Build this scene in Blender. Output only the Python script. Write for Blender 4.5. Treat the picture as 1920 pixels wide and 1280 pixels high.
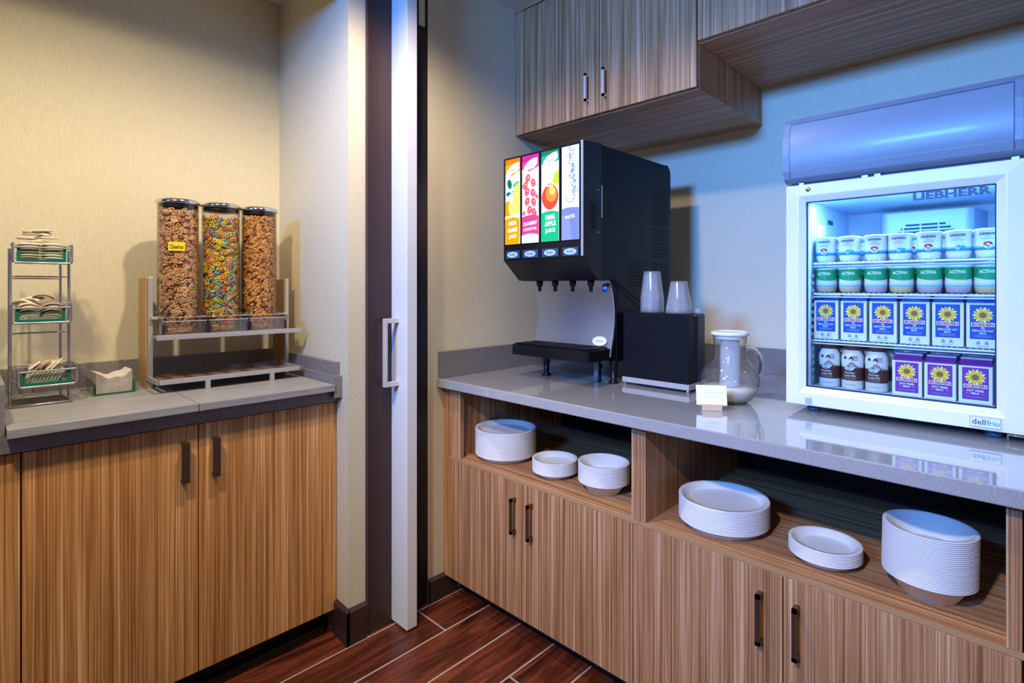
import bpy, math, random
from mathutils import Vector, Matrix
random.seed(7)
SC = bpy.context.scene
COL = SC.collection
for o in list(bpy.data.objects): bpy.data.objects.remove(o)
R = math.radians

# ---------------------------------------------------------------- camera, light, exposure
cam_d = bpy.data.cameras.new('camera'); cam = bpy.data.objects.new('camera', cam_d); COL.objects.link(cam)
cam.location = (1.7846, 0.0, 1.29)
HEAD = R(134.44)
cam.rotation_euler = (R(90), 0, HEAD - R(90))
cam_d.sensor_width = 36; cam_d.lens = 36*1010/1920
cam_d.shift_y = -(640-538)/1920
cam_d.clip_start = 0.02
SC.camera = cam
SC.view_settings.view_transform = 'Standard'; SC.view_settings.look = 'None'
SC.view_settings.gamma = 1; SC.view_settings.use_curve_mapping = False
SC.view_settings.exposure = 0.0
w = bpy.data.worlds.new('room_ambience'); SC.world = w; w.use_nodes = True
bg = w.node_tree.nodes['Background']; bg.inputs[0].default_value = (0.85, 0.85, 0.95, 1); bg.inputs[1].default_value = 0.06

def lamp(name, kind, loc, energy, color, aim=None, **kw):
    d = bpy.data.lights.new(name, kind); d.energy = energy; d.color = color
    for k, v in kw.items(): setattr(d, k, v)
    o = bpy.data.objects.new(name, d); COL.objects.link(o); o.location = loc
    if aim is not None:
        o.rotation_euler = (Vector(aim)-Vector(loc)).to_track_quat('-Z', 'Y').to_euler()
    return o
# recessed ceiling lamp between the two counters (makes the shadow under the wall cupboards)
lamp('ceiling_lamp', 'SPOT', (0.60, 0.72, 2.50), 66, (1.0, 0.82, 0.64), aim=(0.60, 0.75, 0), spot_size=R(158), spot_blend=0.55, shadow_soft_size=0.032)
# second ceiling lamp, turned to the cereal counter
lamp('ceiling_lamp_near', 'SPOT', (0.75, -0.20, 2.50), 90, (1.0, 0.83, 0.50), aim=(-0.45, 0.40, 0.85), spot_size=R(100), spot_blend=0.8, shadow_soft_size=0.06)
# added fill spot without a known fixture, brightens base cabinets and plates
lamp('fill_spot_behind', 'SPOT', (1.45, -0.85, 2.50), 190, (1.0, 0.89, 0.84), aim=(1.0, 1.42, 0.35), spot_size=R(52), spot_blend=0.85, shadow_soft_size=0.05)
wd = lamp('blue_fill_light', 'AREA', (1.05, -2.3, 2.42), 38, (0.09, 0.32, 1.0), aim=(1.15, 2.4, 1.75), shape='RECTANGLE', size=0.7, size_y=0.36)  # added cold blue fill high behind the camera, no known window there
wd.data.spread = R(64)

# ---------------------------------------------------------------- materials
MATS = {}
def N(nt, t, **kw):
    n = nt.nodes.new(t)
    for k, v in kw.items(): setattr(n, k, v)
    return n
def mat(name, col, rough=0.5, metal=0.0, spec=0.5, emit=0.0, ecol=None, coat=0.0, bump=0.0, bscale=200, trans=0.0, ior=1.45, alpha=1.0, sss=0.0):
    if name in MATS: return MATS[name]
    m = bpy.data.materials.new(name); m.use_nodes = True; MATS[name] = m
    nt = m.node_tree; b = nt.nodes['Principled BSDF']
    b.inputs['Base Color'].default_value = (*col, 1); b.inputs['Roughness'].default_value = rough
    b.inputs['Metallic'].default_value = metal; b.inputs['Specular IOR Level'].default_value = spec
    b.inputs['Coat Weight'].default_value = coat; b.inputs['Coat Roughness'].default_value = 0.08
    b.inputs['Transmission Weight'].default_value = trans; b.inputs['IOR'].default_value = ior
    b.inputs['Alpha'].default_value = alpha
    if emit:
        b.inputs['Emission Color'].default_value = (*(ecol or col), 1); b.inputs['Emission Strength'].default_value = emit
    # every surface gets a faint procedural variation so nothing is perfectly flat
    tc = N(nt, 'ShaderNodeNewGeometry'); no = N(nt, 'ShaderNodeTexNoise'); no.inputs['Scale'].default_value = 14; no.inputs['Detail'].default_value = 3
    nt.links.new(tc.outputs['Position'], no.inputs['Vector'])
    mx = N(nt, 'ShaderNodeMixRGB', blend_type='MULTIPLY'); mx.inputs[0].default_value = 0.10; mx.inputs[1].default_value = (*col, 1)
    nt.links.new(no.outputs['Fac'], mx.inputs[2]); nt.links.new(mx.outputs[0], b.inputs['Base Color'])
    if bump:
        n2 = N(nt, 'ShaderNodeTexNoise'); n2.inputs['Scale'].default_value = bscale; n2.inputs['Detail'].default_value = 2
        nt.links.new(tc.outputs['Position'], n2.inputs['Vector'])
        bp = N(nt, 'ShaderNodeBump'); bp.inputs['Strength'].default_value = bump; bp.inputs['Distance'].default_value = 0.001
        nt.links.new(n2.outputs['Fac'], bp.inputs['Height']); nt.links.new(bp.outputs[0], b.inputs['Normal'])
    return m
def ramp(nt, stops):
    r = N(nt, 'ShaderNodeValToRGB'); cr = r.color_ramp
    while len(cr.elements) < len(stops): cr.elements.new(0.5)
    for e, (p, c) in zip(cr.elements, stops): e.position = p; e.color = (*c, 1)
    return r
def wood(name, axis, tint=(1, 1, 1), rough=0.42):
    """straight-grained zebra laminate; axis = grain direction 0/1/2"""
    m = bpy.data.materials.new(name); m.use_nodes = True; MATS[name] = m
    nt = m.node_tree; b = nt.nodes['Principled BSDF']; L = nt.links.new
    g = N(nt, 'ShaderNodeNewGeometry'); oi = N(nt, 'ShaderNodeObjectInfo')
    off = N(nt, 'ShaderNodeVectorMath', operation='SCALE'); off.inputs[0].default_value = (3.1, 2.3, 5.7); L(oi.outputs['Random'], off.inputs['Scale'])
    ad = N(nt, 'ShaderNodeVectorMath', operation='ADD'); L(g.outputs['Position'], ad.inputs[0]); L(off.outputs[0], ad.inputs[1])
    def layer(across, along, detail, dist=0.0):
        mp = N(nt, 'ShaderNodeMapping'); s = [across]*3; s[axis] = along; mp.inputs['Scale'].default_value = s
        L(ad.outputs[0], mp.inputs['Vector'])
        t = N(nt, 'ShaderNodeTexNoise'); t.inputs['Scale'].default_value = 1; t.inputs['Detail'].default_value = detail; t.inputs['Distortion'].default_value = dist
        L(mp.outputs[0], t.inputs['Vector']); return t
    a = layer(250, 1.3, 2); c = layer(52, 1.0, 2, 0.4); d = layer(560, 5, 2)
    m1 = N(nt, 'ShaderNodeMixRGB'); m1.inputs[0].default_value = 0.38; L(a.outputs['Fac'], m1.inputs[1]); L(c.outputs['Fac'], m1.inputs[2])
    m2 = N(nt, 'ShaderNodeMixRGB'); m2.inputs[0].default_value = 0.2; L(m1.outputs[0], m2.inputs[1]); L(d.outputs['Fac'], m2.inputs[2])
    t = tint
    cs = [(0.34, (0.17, 0.080, 0.034)), (0.43, (0.27, 0.140, 0.062)), (0.50, (0.39, 0.225, 0.108)), (0.56, (0.48, 0.30, 0.16)), (0.64, (0.68, 0.51, 0.345))]
    r = ramp(nt, [(p, (x*t[0], y*t[1], z*t[2])) for p, (x, y, z) in cs])
    L(m2.outputs[0], r.inputs[0]); L(r.outputs[0], b.inputs['Base Color'])
    b.inputs['Roughness'].default_value = rough; b.inputs['Specular IOR Level'].default_value = 0.4
    bp = N(nt, 'ShaderNodeBump'); bp.inputs['Strength'].default_value = 0.12; bp.inputs['Distance'].default_value = 0.0006
    L(m2.outputs[0], bp.inputs['Height']); L(bp.outputs[0], b.inputs['Normal'])
    return m
WZ = wood('zebra_wood_upright', 2, (1.06, 0.93, 0.88)); WX = wood('zebra_wood_along_counter', 0, (1.06, 0.93, 0.88)); WY = wood('zebra_wood_depthwise', 1, (1.06, 0.93, 0.88))
WL = wood('zebra_wood_golden', 2, (1.62, 1.33, 0.92))
WPALE = wood('pale_wood_edge', 2, (1.5, 1.6, 1.8))
WOAK = mat('oak_veneer', (0.52, 0.30, 0.12), 0.45)

def noise_mat(name, stops, scale, rough, vec=(1, 1, 1), detail=4, metal=0.0, bump=0.0, coat=0.0, dist=0.0):
    m = bpy.data.materials.new(name); m.use_nodes = True; MATS[name] = m
    nt = m.node_tree; b = nt.nodes['Principled BSDF']; L = nt.links.new
    g = N(nt, 'ShaderNodeNewGeometry'); mp = N(nt, 'ShaderNodeMapping'); mp.inputs['Scale'].default_value = vec
    L(g.outputs['Position'], mp.inputs['Vector'])
    t = N(nt, 'ShaderNodeTexNoise'); t.inputs['Scale'].default_value = scale; t.inputs['Detail'].default_value = detail; t.inputs['Distortion'].default_value = dist
    L(mp.outputs[0], t.inputs['Vector'])
    r = ramp(nt, stops); L(t.outputs['Fac'], r.inputs[0]); L(r.outputs[0], b.inputs['Base Color'])
    b.inputs['Roughness'].default_value = rough; b.inputs['Metallic'].default_value = metal; b.inputs['Coat Weight'].default_value = coat
    if bump:
        bp = N(nt, 'ShaderNodeBump'); bp.inputs['Strength'].default_value = bump; bp.inputs['Distance'].default_value = 0.001
        L(t.outputs['Fac'], bp.inputs['Height']); L(bp.outputs[0], b.inputs['Normal'])
    return m
WALL = noise_mat('beige_linen_wallpaper', [(0.3, (0.65, 0.585, 0.42)), (0.7, (0.73, 0.66, 0.49))], 1, 0.75, (260, 260, 40), 3, bump=0.15)
CEIL = mat('white_ceiling_paint', (0.80, 0.78, 0.75), 0.8, bump=0.1)
BROWN = mat('dark_brown_paint', (0.050, 0.026, 0.026), 0.38)
BLACK = mat('black_shadow_gap', (0.006, 0.006, 0.007), 0.6)
DOORW = mat('white_door_paint', (0.80, 0.80, 0.82), 0.4)
QUARTZ = noise_mat('grey_quartz', [(0.35, (0.30, 0.295, 0.30)), (0.62, (0.40, 0.39, 0.385))], 420, 0.07, coat=0.8)
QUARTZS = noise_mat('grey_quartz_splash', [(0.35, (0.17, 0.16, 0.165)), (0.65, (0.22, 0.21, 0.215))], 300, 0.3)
LAM = noise_mat('grey_oak_laminate', [(0.3, (0.29, 0.28, 0.285)), (0.5, (0.36, 0.35, 0.36)), (0.7, (0.43, 0.42, 0.43))], 1, 0.35, (60, 4, 60), 4, dist=0.8)
LAMS = noise_mat('grey_laminate', [(0.3, (0.20, 0.18, 0.18)), (0.7, (0.27, 0.25, 0.25))], 90, 0.4)
BRONZE = mat('brushed_bronze', (0.20, 0.13, 0.095), 0.38, metal=0.9)
NICKEL = mat('satin_nickel', (0.72, 0.69, 0.66), 0.30, metal=0.25)
CHROME = mat('chrome', (0.78, 0.78, 0.80), 0.12, metal=1.0)
STEELR = mat('grey_coated_wire', (0.50, 0.49, 0.52), 0.30, metal=0.8)
ALU = mat('silver_painted_metal', (0.52, 0.52, 0.54), 0.35, metal=0.35)
STEEL = noise_mat('stainless_blue_reflection_tint', [(0.3, (0.47, 0.55, 0.72)), (0.7, (0.58, 0.66, 0.83))], 1, 0.33, (4, 4, 300), 3, metal=1.0, bump=0.05)  # bluish base colour stands in for a blue reflection on the splash panel
BLKP = mat('black_plastic', (0.007, 0.007, 0.010), 0.28, spec=0.4)
BLKM = mat('black_matte_steel', (0.006, 0.007, 0.011), 0.40, spec=0.22)
BLKG = mat('dark_vent', (0.003, 0.003, 0.004), 0.7)
WHITEP = mat('white_enamel', (0.82, 0.83, 0.86), 0.28, coat=0.2)
GREYP = mat('silver_grey_plastic', (0.19, 0.27, 0.36), 0.34, coat=0.1)
LINER = mat('pale_liner_plastic', (0.50, 0.64, 0.82), 0.35)
FOAM = mat('white_foam', (0.86, 0.85, 0.83), 0.6, bump=0.05)
PAPER = noise_mat('napkin_paper', [(0.3, (0.66, 0.58, 0.52)), (0.7, (0.80, 0.74, 0.69))], 60, 0.85)
CARD = mat('white_card', (0.92, 0.92, 0.92), 0.6)
BLOCK = mat('light_wood_block', (0.70, 0.50, 0.32), 0.6)

def thin_glass(name, tint, refl=1.0, rough=0.02, fres=1.45, haze=0.0, edge=None):
    """thin sheet: transmits straight through, reflects more towards grazing; edge = tint at grazing angles, haze = diffusing share"""
    m = bpy.data.materials.new(name); m.use_nodes = True; MATS[name] = m
    nt = m.node_tree; nt.nodes.clear(); L = nt.links.new
    o = N(nt, 'ShaderNodeOutputMaterial'); t = N(nt, 'ShaderNodeBsdfTransparent'); t.inputs[0].default_value = (*tint, 1)
    g = N(nt, 'ShaderNodeBsdfGlossy'); g.inputs['Roughness'].default_value = rough; g.inputs[0].default_value = (refl, refl, refl, 1)
    lw = N(nt, 'ShaderNodeLayerWeight'); lw.inputs['Blend'].default_value = 0.5
    pw_ = N(nt, 'ShaderNodeMath', operation='POWER'); pw_.inputs[1].default_value = 4.0; L(lw.outputs['Facing'], pw_.inputs[0])
    f = N(nt, 'ShaderNodeMath', operation='MULTIPLY_ADD'); f.inputs[1].default_value = 0.85; f.inputs[2].default_value = ((fres-1)/(fres+1))**2; L(pw_.outputs[0], f.inputs[0])
    if edge:
        p2 = N(nt, 'ShaderNodeMath', operation='POWER'); p2.inputs[1].default_value = 3.0; L(lw.outputs['Facing'], p2.inputs[0])
        cm = N(nt, 'ShaderNodeMixRGB'); cm.inputs[1].default_value = (*tint, 1); cm.inputs[2].default_value = (*edge, 1); L(p2.outputs[0], cm.inputs[0]); L(cm.outputs[0], t.inputs[0])
    base = t
    if haze:
        d = N(nt, 'ShaderNodeBsdfDiffuse'); d.inputs[0].default_value = (0.85, 0.87, 0.90, 1); hm = N(nt, 'ShaderNodeMixShader'); hm.inputs[0].default_value = haze
        L(t.outputs[0], hm.inputs[1]); L(d.outputs[0], hm.inputs[2]); base = hm
    no = N(nt, 'ShaderNodeTexNoise'); no.inputs['Scale'].default_value = 30
    bp = N(nt, 'ShaderNodeBump'); bp.inputs['Strength'].default_value = 0.02; L(no.outputs['Fac'], bp.inputs['Height']); L(bp.outputs[0], g.inputs['Normal'])
    mx = N(nt, 'ShaderNodeMixShader'); L(f.outputs[0], mx.inputs[0]); L(base.outputs[0], mx.inputs[1]); L(g.outputs[0], mx.inputs[2]); L(mx.outputs[0], o.inputs[0])
    return m
GLASS = thin_glass('clear_door_glass', (0.94, 0.98, 0.98))
ACRYL = thin_glass('clear_acrylic', (0.965, 0.95, 0.945), fres=1.45, edge=(0.45, 0.38, 0.36))
SMOKE = thin_glass('smoky_acrylic', (0.90, 0.86, 0.855), rough=0.05, fres=1.6, haze=0.03, edge=(0.35, 0.28, 0.28))
PITCHG = thin_glass('pitcher_glass', (0.95, 0.96, 0.97), fres=1.7, haze=0.035, edge=(0.12, 0.15, 0.19))
GLASSR = mat('solid_handle_glass', (0.96, 0.98, 0.99), 0.0, trans=1.0, ior=1.45)
GREENG = thin_glass('green_tinted_glass', (0.92, 0.975, 0.95), fres=1.5, edge=(0.10, 0.35, 0.27))
GREENE = mat('green_glass_edge', (0.01, 0.16, 0.11), 0.15)
CUPG = thin_glass('clear_plastic_cup', (0.90, 0.91, 0.93), rough=0.10, fres=1.7, haze=0.16, edge=(0.45, 0.47, 0.52))
FROST = thin_glass('frosted_ice_tube', (0.86, 0.89, 0.95), rough=0.12, haze=0.36, edge=(0.5, 0.55, 0.65))
MILK = mat('creamy_milk', (0.78, 0.73, 0.63), 0.3)

def flat(name, col, rough=0.5, emit=0.0):
    return mat(name, col, rough, emit=emit)

# ---------------------------------------------------------------- mesh helpers
TEXT = {}
def text_tris(s, bold=0.0):
    """outline of a word as triangles, one unit high, centred on 0"""
    key = (s, bold)
    if key in TEXT: return TEXT[key]
    cu = bpy.data.curves.new('word', 'FONT'); cu.body = s; cu.size = 1; cu.resolution_u = 2; cu.offset = bold
    cu.align_x = 'CENTER'
    ob = bpy.data.objects.new('word', cu); COL.objects.link(ob)
    dg = bpy.context.evaluated_depsgraph_get(); me = bpy.data.meshes.new_from_object(ob.evaluated_get(dg))
    vs = [(v.co.x, v.co.y) for v in me.vertices]; fs = [tuple(p.vertices) for p in me.polygons]
    xs = [v[0] for v in vs]; ys = [v[1] for v in vs]
    cx = (min(xs)+max(xs))/2; y0 = min(ys); h = max(ys)-y0
    TEXT[key] = ([((x-cx)/h, (y-y0)/h-0.5) for x, y in vs], fs, (max(xs)-min(xs))/h)
    bpy.data.objects.remove(ob); bpy.data.meshes.remove(me); bpy.data.curves.remove(cu)
    return TEXT[key]

def plane_map(o, U, V, Nn):
    o, U, V, Nn = Vector(o), Vector(U), Vector(V), Vector(Nn)
    return lambda u, v, l: tuple(o+U*u+V*v+Nn*l)
def cyl_map(cx, cy, r, z0, a0):
    return lambda u, v, l: (cx+(r+l)*math.cos(a0+u/r), cy+(r+l)*math.sin(a0+u/r), z0+v)

class MB:
    def __init__(s): s.v = []; s.f = []; s.m = []; s.mats = []; s.sm = []
    def _mi(s, m):
        if m not in s.mats: s.mats.append(m)
        return s.mats.index(m)
    def add(s, vs, fs, m, smooth=False):
        b = len(s.v); s.v += [tuple(v) for v in vs]; k = s._mi(m)
        for f in fs: s.f.append(tuple(b+i for i in f)); s.m.append(k); s.sm.append(smooth)
        return s
    def box(s, x0, x1, y0, y1, z0, z1, m, c=0.0):
        if c > 0:   # chamfered box
            V = []; F = []
            import itertools
            def vid(sx, sy, sz, ax):
                p = [(x0, x1)[sx], (y0, y1)[sy], (z0, z1)[sz]]; q = [x0, y0, z0]
                d = [c if t == 0 else -c for t in (sx, sy, sz)]
                for a in range(3):
                    if a != ax: p[a] += d[a]
                V.append(tuple(p)); return len(V)-1
            I = {(sx, sy, sz, ax): vid(sx, sy, sz, ax) for sx in (0, 1) for sy in (0, 1) for sz in (0, 1) for ax in (0, 1, 2)}
            for ax in range(3):
                a, b2 = [t for t in range(3) if t != ax]
                for sd in (0, 1):
                    q = []
                    for (i, j) in ((0, 0), (1, 0), (1, 1), (0, 1)):
                        k = [0, 0, 0]; k[ax] = sd; k[a] = i; k[b2] = j; q.append(I[(*k, ax)])
                    F.append(q if (sd == 1) == (ax != 1) else q[::-1])
            for ax in range(3):
                a, b2 = [t for t in range(3) if t != ax]
                for i in (0, 1):
                    for j in (0, 1):
                        k0 = [0, 0, 0]; k0[a] = i; k0[b2] = j; k1 = list(k0); k1[ax] = 1
                        F.append([I[(*k0, a)], I[(*k1, a)], I[(*k1, b2)], I[(*k0, b2)]])
            for k in itertools.product((0, 1), repeat=3): F.append([I[(*k, 0)], I[(*k, 1)], I[(*k, 2)]])
            return s.add(V, F, m)
        return s.add([(x, y, z) for z in (z0, z1) for y in (y0, y1) for x in (x0, x1)],
                     [(0, 2, 3, 1), (4, 5, 7, 6), (0, 1, 5, 4), (2, 6, 7, 3), (0, 4, 6, 2), (1, 3, 7, 5)], m)
    def prism(s, pts, ax, a, b, m, smooth=False):
        """polygon pts in the two remaining axes (in order), extruded along ax from a to b"""
        def P(p, t):
            q = list(p); q.insert(ax, t); return tuple(q)
        n = len(pts); vs = [P(p, a) for p in pts]+[P(p, b) for p in pts]
        s.add(vs, [tuple(range(n))[::-1], tuple(range(n, 2*n))], m)
        return s.add(vs, [(i, (i+1) % n, n+(i+1) % n, n+i) for i in range(n)], m, smooth)
    def lathe(s, prof, cx, cy, m, seg=32, smooth=True, z=0.0, a0=0.0, a1=2*math.pi):
        full = abs(a1-a0-2*math.pi) < 1e-6; ns = seg if full else seg+1
        vs = [(cx+r*math.cos(a0+(a1-a0)*i/seg), cy+r*math.sin(a0+(a1-a0)*i/seg), z+h) for r, h in prof for i in range(ns)]
        fs = []
        for j in range(len(prof)-1):
            for i in range(seg):
                i2 = (i+1) % ns if full else i+1
                fs.append((j*ns+i, j*ns+i2, (j+1)*ns+i2, (j+1)*ns+i))
        return s.add(vs, fs, m, smooth)
    def tube(s, pts, r, m, seg=8, closed=False):
        P = [Vector(p) for p in pts]; n = len(P); vs = []
        up = None
        for i in range(n):
            a = P[i-1] if (i > 0 or closed) else P[i]; b = P[(i+1) % n] if (i < n-1 or closed) else P[i]
            d = (b-a).normalized()
            if up is None:
                up = Vector((0, 0, 1)) if abs(d.z) < 0.9 else Vector((1, 0, 0))
            x = d.cross(up)
            if x.length < 1e-4: x = d.cross(Vector((0, 1, 0)))
            x.normalize(); y = x.cross(d).normalized(); up = y
            vs += [tuple(P[i]+x*r*math.cos(2*math.pi*k/seg)+y*r*math.sin(2*math.pi*k/seg)) for k in range(seg)]
        fs = [(i*seg+k, i*seg+(k+1) % seg, ((i+1) % n)*seg+(k+1) % seg, ((i+1) % n)*seg+k) for i in range(n if closed else n-1) for k in range(seg)]
        s.add(vs, fs, m, True)
        if not closed: s.add(vs, [tuple(range(seg))[::-1], tuple(range((n-1)*seg, n*seg))], m)
        return s
    def poly(s, pts, mp, m, l=0):
        return s.add([mp(u, v, l*0.00025) for u, v in pts], [tuple(range(len(pts)))], m)
    def rect(s, u0, u1, v0, v1, mp, m, l=0, n=1):
        vs = []; fs = []
        for i in range(n+1):
            u = u0+(u1-u0)*i/n; vs += [mp(u, v0, l*0.00025), mp(u, v1, l*0.00025)]
        for i in range(n): fs.append((2*i, 2*i+2, 2*i+3, 2*i+1))
        return s.add(vs, fs, m)
    def disc(s, cu, cv, ru, rv, mp, m, l=0, n=20, rot=0.0):
        c, t = math.cos(rot), math.sin(rot)
        pts = []
        for i in range(n):
            a = 2*math.pi*i/n; x, y = ru*math.cos(a), rv*math.sin(a); pts.append((cu+x*c-y*t, cv+x*t+y*c))
        return s.poly(pts, mp, m, l)
    def word(s, txt, cu, cv, h, mp, m, l=0, wid=None, bold=0.0, rot=0.0):
        vs, fs, asp = text_tris(txt, bold)
        kx = h if wid is None else wid/asp
        c, t = math.cos(rot), math.sin(rot)
        return s.add([mp(cu+x*kx*c-y*h*t, cv+x*kx*t+y*h*c, l*0.00025) for x, y in vs], fs, m)
    def build(s, name, parent=None, off=None, at=(0, 0, 0), bevel=0.0):
        """one mesh object; off = world point that becomes the object's (or the thing's) origin"""
        if off is None: off = tuple(parent['_o']) if parent is not None and '_o' in parent else (0, 0, 0)
        me = bpy.data.meshes.new(name)
        me.from_pydata([(x-off[0], y-off[1], z-off[2]) for x, y, z in s.v], [], s.f)
        for m in s.mats: me.materials.append(m)
        me.polygons.foreach_set('material_index', s.m); me.polygons.foreach_set('use_smooth', s.sm); me.update()
        o = bpy.data.objects.new(name, me); COL.objects.link(o)
        if parent is not None:
            o.parent = parent; o['_o'] = off
        else: o.location = off; o['_o'] = off
        if bevel:
            b = o.modifiers.new('bevel', 'BEVEL'); b.width = bevel; b.segments = 2; b.limit_method = 'ANGLE'
        return o
def thing(name, label, cat, at=(0, 0, 0), group=None):
    o = bpy.data.objects.new(name, None); COL.objects.link(o); o.location = at; o['_o'] = at
    o['label'] = label; o['category'] = cat; o.empty_display_size = 0.05
    if group: o['group'] = group
    return o
def tag(o, label, cat, group=None):
    o['label'] = label; o['category'] = cat
    if group: o['group'] = group
    return o
def struct(o): o['kind'] = 'structure'; return o
def dup(root, loc, label=None, group=None, rot=None):
    r = root.copy(); COL.objects.link(r); r.location = loc
    if rot is not None: r.rotation_euler = rot
    if label: r['label'] = label
    if group: r['group'] = group
    for ch in list(root.children):
        c = ch.copy(); COL.objects.link(c); c.parent = r
        for g in list(ch.children):
            d = g.copy(); COL.objects.link(d); d.parent = c
    return r
def arc(cx, cy, r, a0, a1, n=8): return [(cx+r*math.cos(a0+(a1-a0)*i/n), cy+r*math.sin(a0+(a1-a0)*i/n)) for i in range(n+1)]

# ---------------------------------------------------------------- room
CZ = 2.605
# floor: grout bed and separate wood-look planks
fl = struct(MB().box(-0.8, 3.2, -3.0, 2.6, -0.03, -0.0015, mat("pale_grout", (0.46, 0.36, 0.33), 0.8)).build('floor', off=(0, 0, -0.03)))
def plank_mat():
    m = bpy.data.materials.new('dark_cherry_plank'); m.use_nodes = True; nt = m.node_tree; b = nt.nodes['Principled BSDF']; L = nt.links.new
    g = N(nt, 'ShaderNodeNewGeometry'); oi = N(nt, 'ShaderNodeObjectInfo')
    off = N(nt, 'ShaderNodeVectorMath', operation='SCALE'); off.inputs[0].default_value = (7, 11, 5); L(oi.outputs['Random'], off.inputs['Scale'])
    ad = N(nt, 'ShaderNodeVectorMath', operation='ADD'); L(g.outputs['Position'], ad.inputs[0]); L(off.outputs[0], ad.inputs[1])
    mp = N(nt, 'ShaderNodeMapping'); mp.inputs['Scale'].default_value = (26, 3.2, 20); L(ad.outputs[0], mp.inputs['Vector'])
    t = N(nt, 'ShaderNodeTexNoise'); t.inputs['Scale'].default_value = 1; t.inputs['Detail'].default_value = 6; t.inputs['Distortion'].default_value = 1.2; L(mp.outputs[0], t.inputs['Vector'])
    r = ramp(nt, [(0.28, (0.026, 0.006, 0.004)), (0.48, (0.105, 0.023, 0.012)), (0.62, (0.185, 0.044, 0.022)), (0.78, (0.24, 0.075, 0.038))])
    L(t.outputs['Fac'], r.inputs[0])
    hs = N(nt, 'ShaderNodeHueSaturation'); mr = N(nt, 'ShaderNodeMapRange'); mr.inputs[3].default_value = 0.75; mr.inputs[4].default_value = 1.25
    L(oi.outputs['Random'], mr.inputs[0]); L(mr.outputs[0], hs.inputs['Value']); L(r.outputs[0], hs.inputs['Color']); L(hs.outputs[0], b.inputs['Base Color'])
    b.inputs['Roughness'].default_value = 0.32
    bp = N(nt, 'ShaderNodeBump'); bp.inputs['Strength'].default_value = 0.15; bp.inputs['Distance'].default_value = 0.001; L(t.outputs['Fac'], bp.inputs['Height']); L(bp.outputs[0], b.inputs['Normal'])
    return m
PLANK = plank_mat()
gx = [-0.505, -0.333, -0.161, 0.0145, 0.1865, 0.3575, 0.5265, 0.692, 0.863, 1.034, 1.205, 1.376, 1.547, 1.718, 1.889, 2.06]
ends = [1.10, 0.55, 1.05, 1.272, 0.62, 1.62, 1.269, 0.70, 1.25, 0.8, 1.1, 0.6, 1.2, 0.9, 1.4]
PLEN = 0.915
for i in range(len(gx)-1):
    y = ends[i]+PLEN
    while y > -1.2:
        a, b = max(y-PLEN, -1.2), min(y, 2.46)
        if b-a > 0.02: MB().box(gx[i]+0.0036, gx[i+1]-0.0036, a+0.0036, b-0.0036, -0.012, 0.0, PLANK, c=0.0012).build('plank', fl)
        y -= PLEN
struct(MB().box(-0.8, 3.2, -3.0, 2.6, CZ, CZ+0.05, CEIL).build('ceiling', off=(0, 0, CZ)))
struct(MB().box(-0.65, 0.0, -1.5, 1.02, 2.555, 2.6, CEIL).build('ceiling_alcove', off=(0, 0, 2.555)))
struct(MB().box(-0.75, -0.655, -1.5, 1.05, 0, 2.555, WALL).build('wall_left', off=(-0.7, 0, 0)))
# partition between alcove and juice nook; its alcove face runs very slightly askew
pw = MB(); pw.prism([(-0.655, 0.996), (0.0, 0.975), (0.0, 1.044), (-0.655, 1.044)], 2, 0, 2.6, WALL)
pw.box(-0.655, -0.10, 1.044, 1.14, 0, 2.6, WALL)
struct(pw.build('wall_partition', off=(-0.3, 1.0, 0)))
struct(MB().box(-0.12, 0.0, -1.5, 0.96, 2.37, 2.6, WALL).build('wall_header', off=(0, 0, 2.37)))
struct(MB().box(-0.12, 0.0, 1.3295, 2.6, 0, CZ, WALL).build('wall_nook', off=(0, 1.9, 0)))
struct(MB().box(0.0, 1.9, 2.477, 2.57, 0, CZ, WALL).build('wall_right', off=(0.9, 2.5, 0)))
struct(MB().box(1.772, 1.90, 1.39, 2.477, 0, CZ, WALL).build('wall_end', off=(1.8, 1.9, 0)))
# pocket-door frame
fr = MB(); fr.box(-0.10, 0.004, 1.044, 1.0545, 0, CZ, mat('brown_frame_edge', (0.085, 0.06, 0.065), 0.3)); fr.box(-0.10, 0.0, 1.0545, 1.157, 0, CZ, BROWN)
struct(fr.build('trim_1', off=(0, 1.1, 0), bevel=0.0015))
struct(MB().box(-0.10, -0.002, 1.282, 1.3295, 0, CZ, mat('dark_frame_inside', (0.018, 0.010, 0.012), 0.4)).build('trim_2', off=(0, 1.3, 0)))
struct(MB().box(-0.13, -0.10, 1.157, 1.282, 0, CZ, BLACK).build('trim_3', off=(-0.1, 1.2, 0)))
struct(MB().box(-0.02, 0.003, 1.284, 1.312, 2.345, CZ, WALL).build('trim_4', off=(0, 1.3, 2.345)))
# white sliding door, partly out of its pocket
d1 = struct(MB().box(-0.09, 0.100, 1.159, 1.205, 0.008, 2.56, DOORW).build('door_1', off=(0, 1.18, 0), bevel=0.002))
h = MB(); h.box(0.030, 0.048, 1.098, 1.110, 0.916, 1.172, NICKEL); h.box(0.030, 0.048, 1.110, 1.159, 1.154, 1.172, NICKEL); h.box(0.030, 0.048, 1.110, 1.159, 0.916, 0.934, NICKEL)
h.build('handle', d1, bevel=0.0015)
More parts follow.
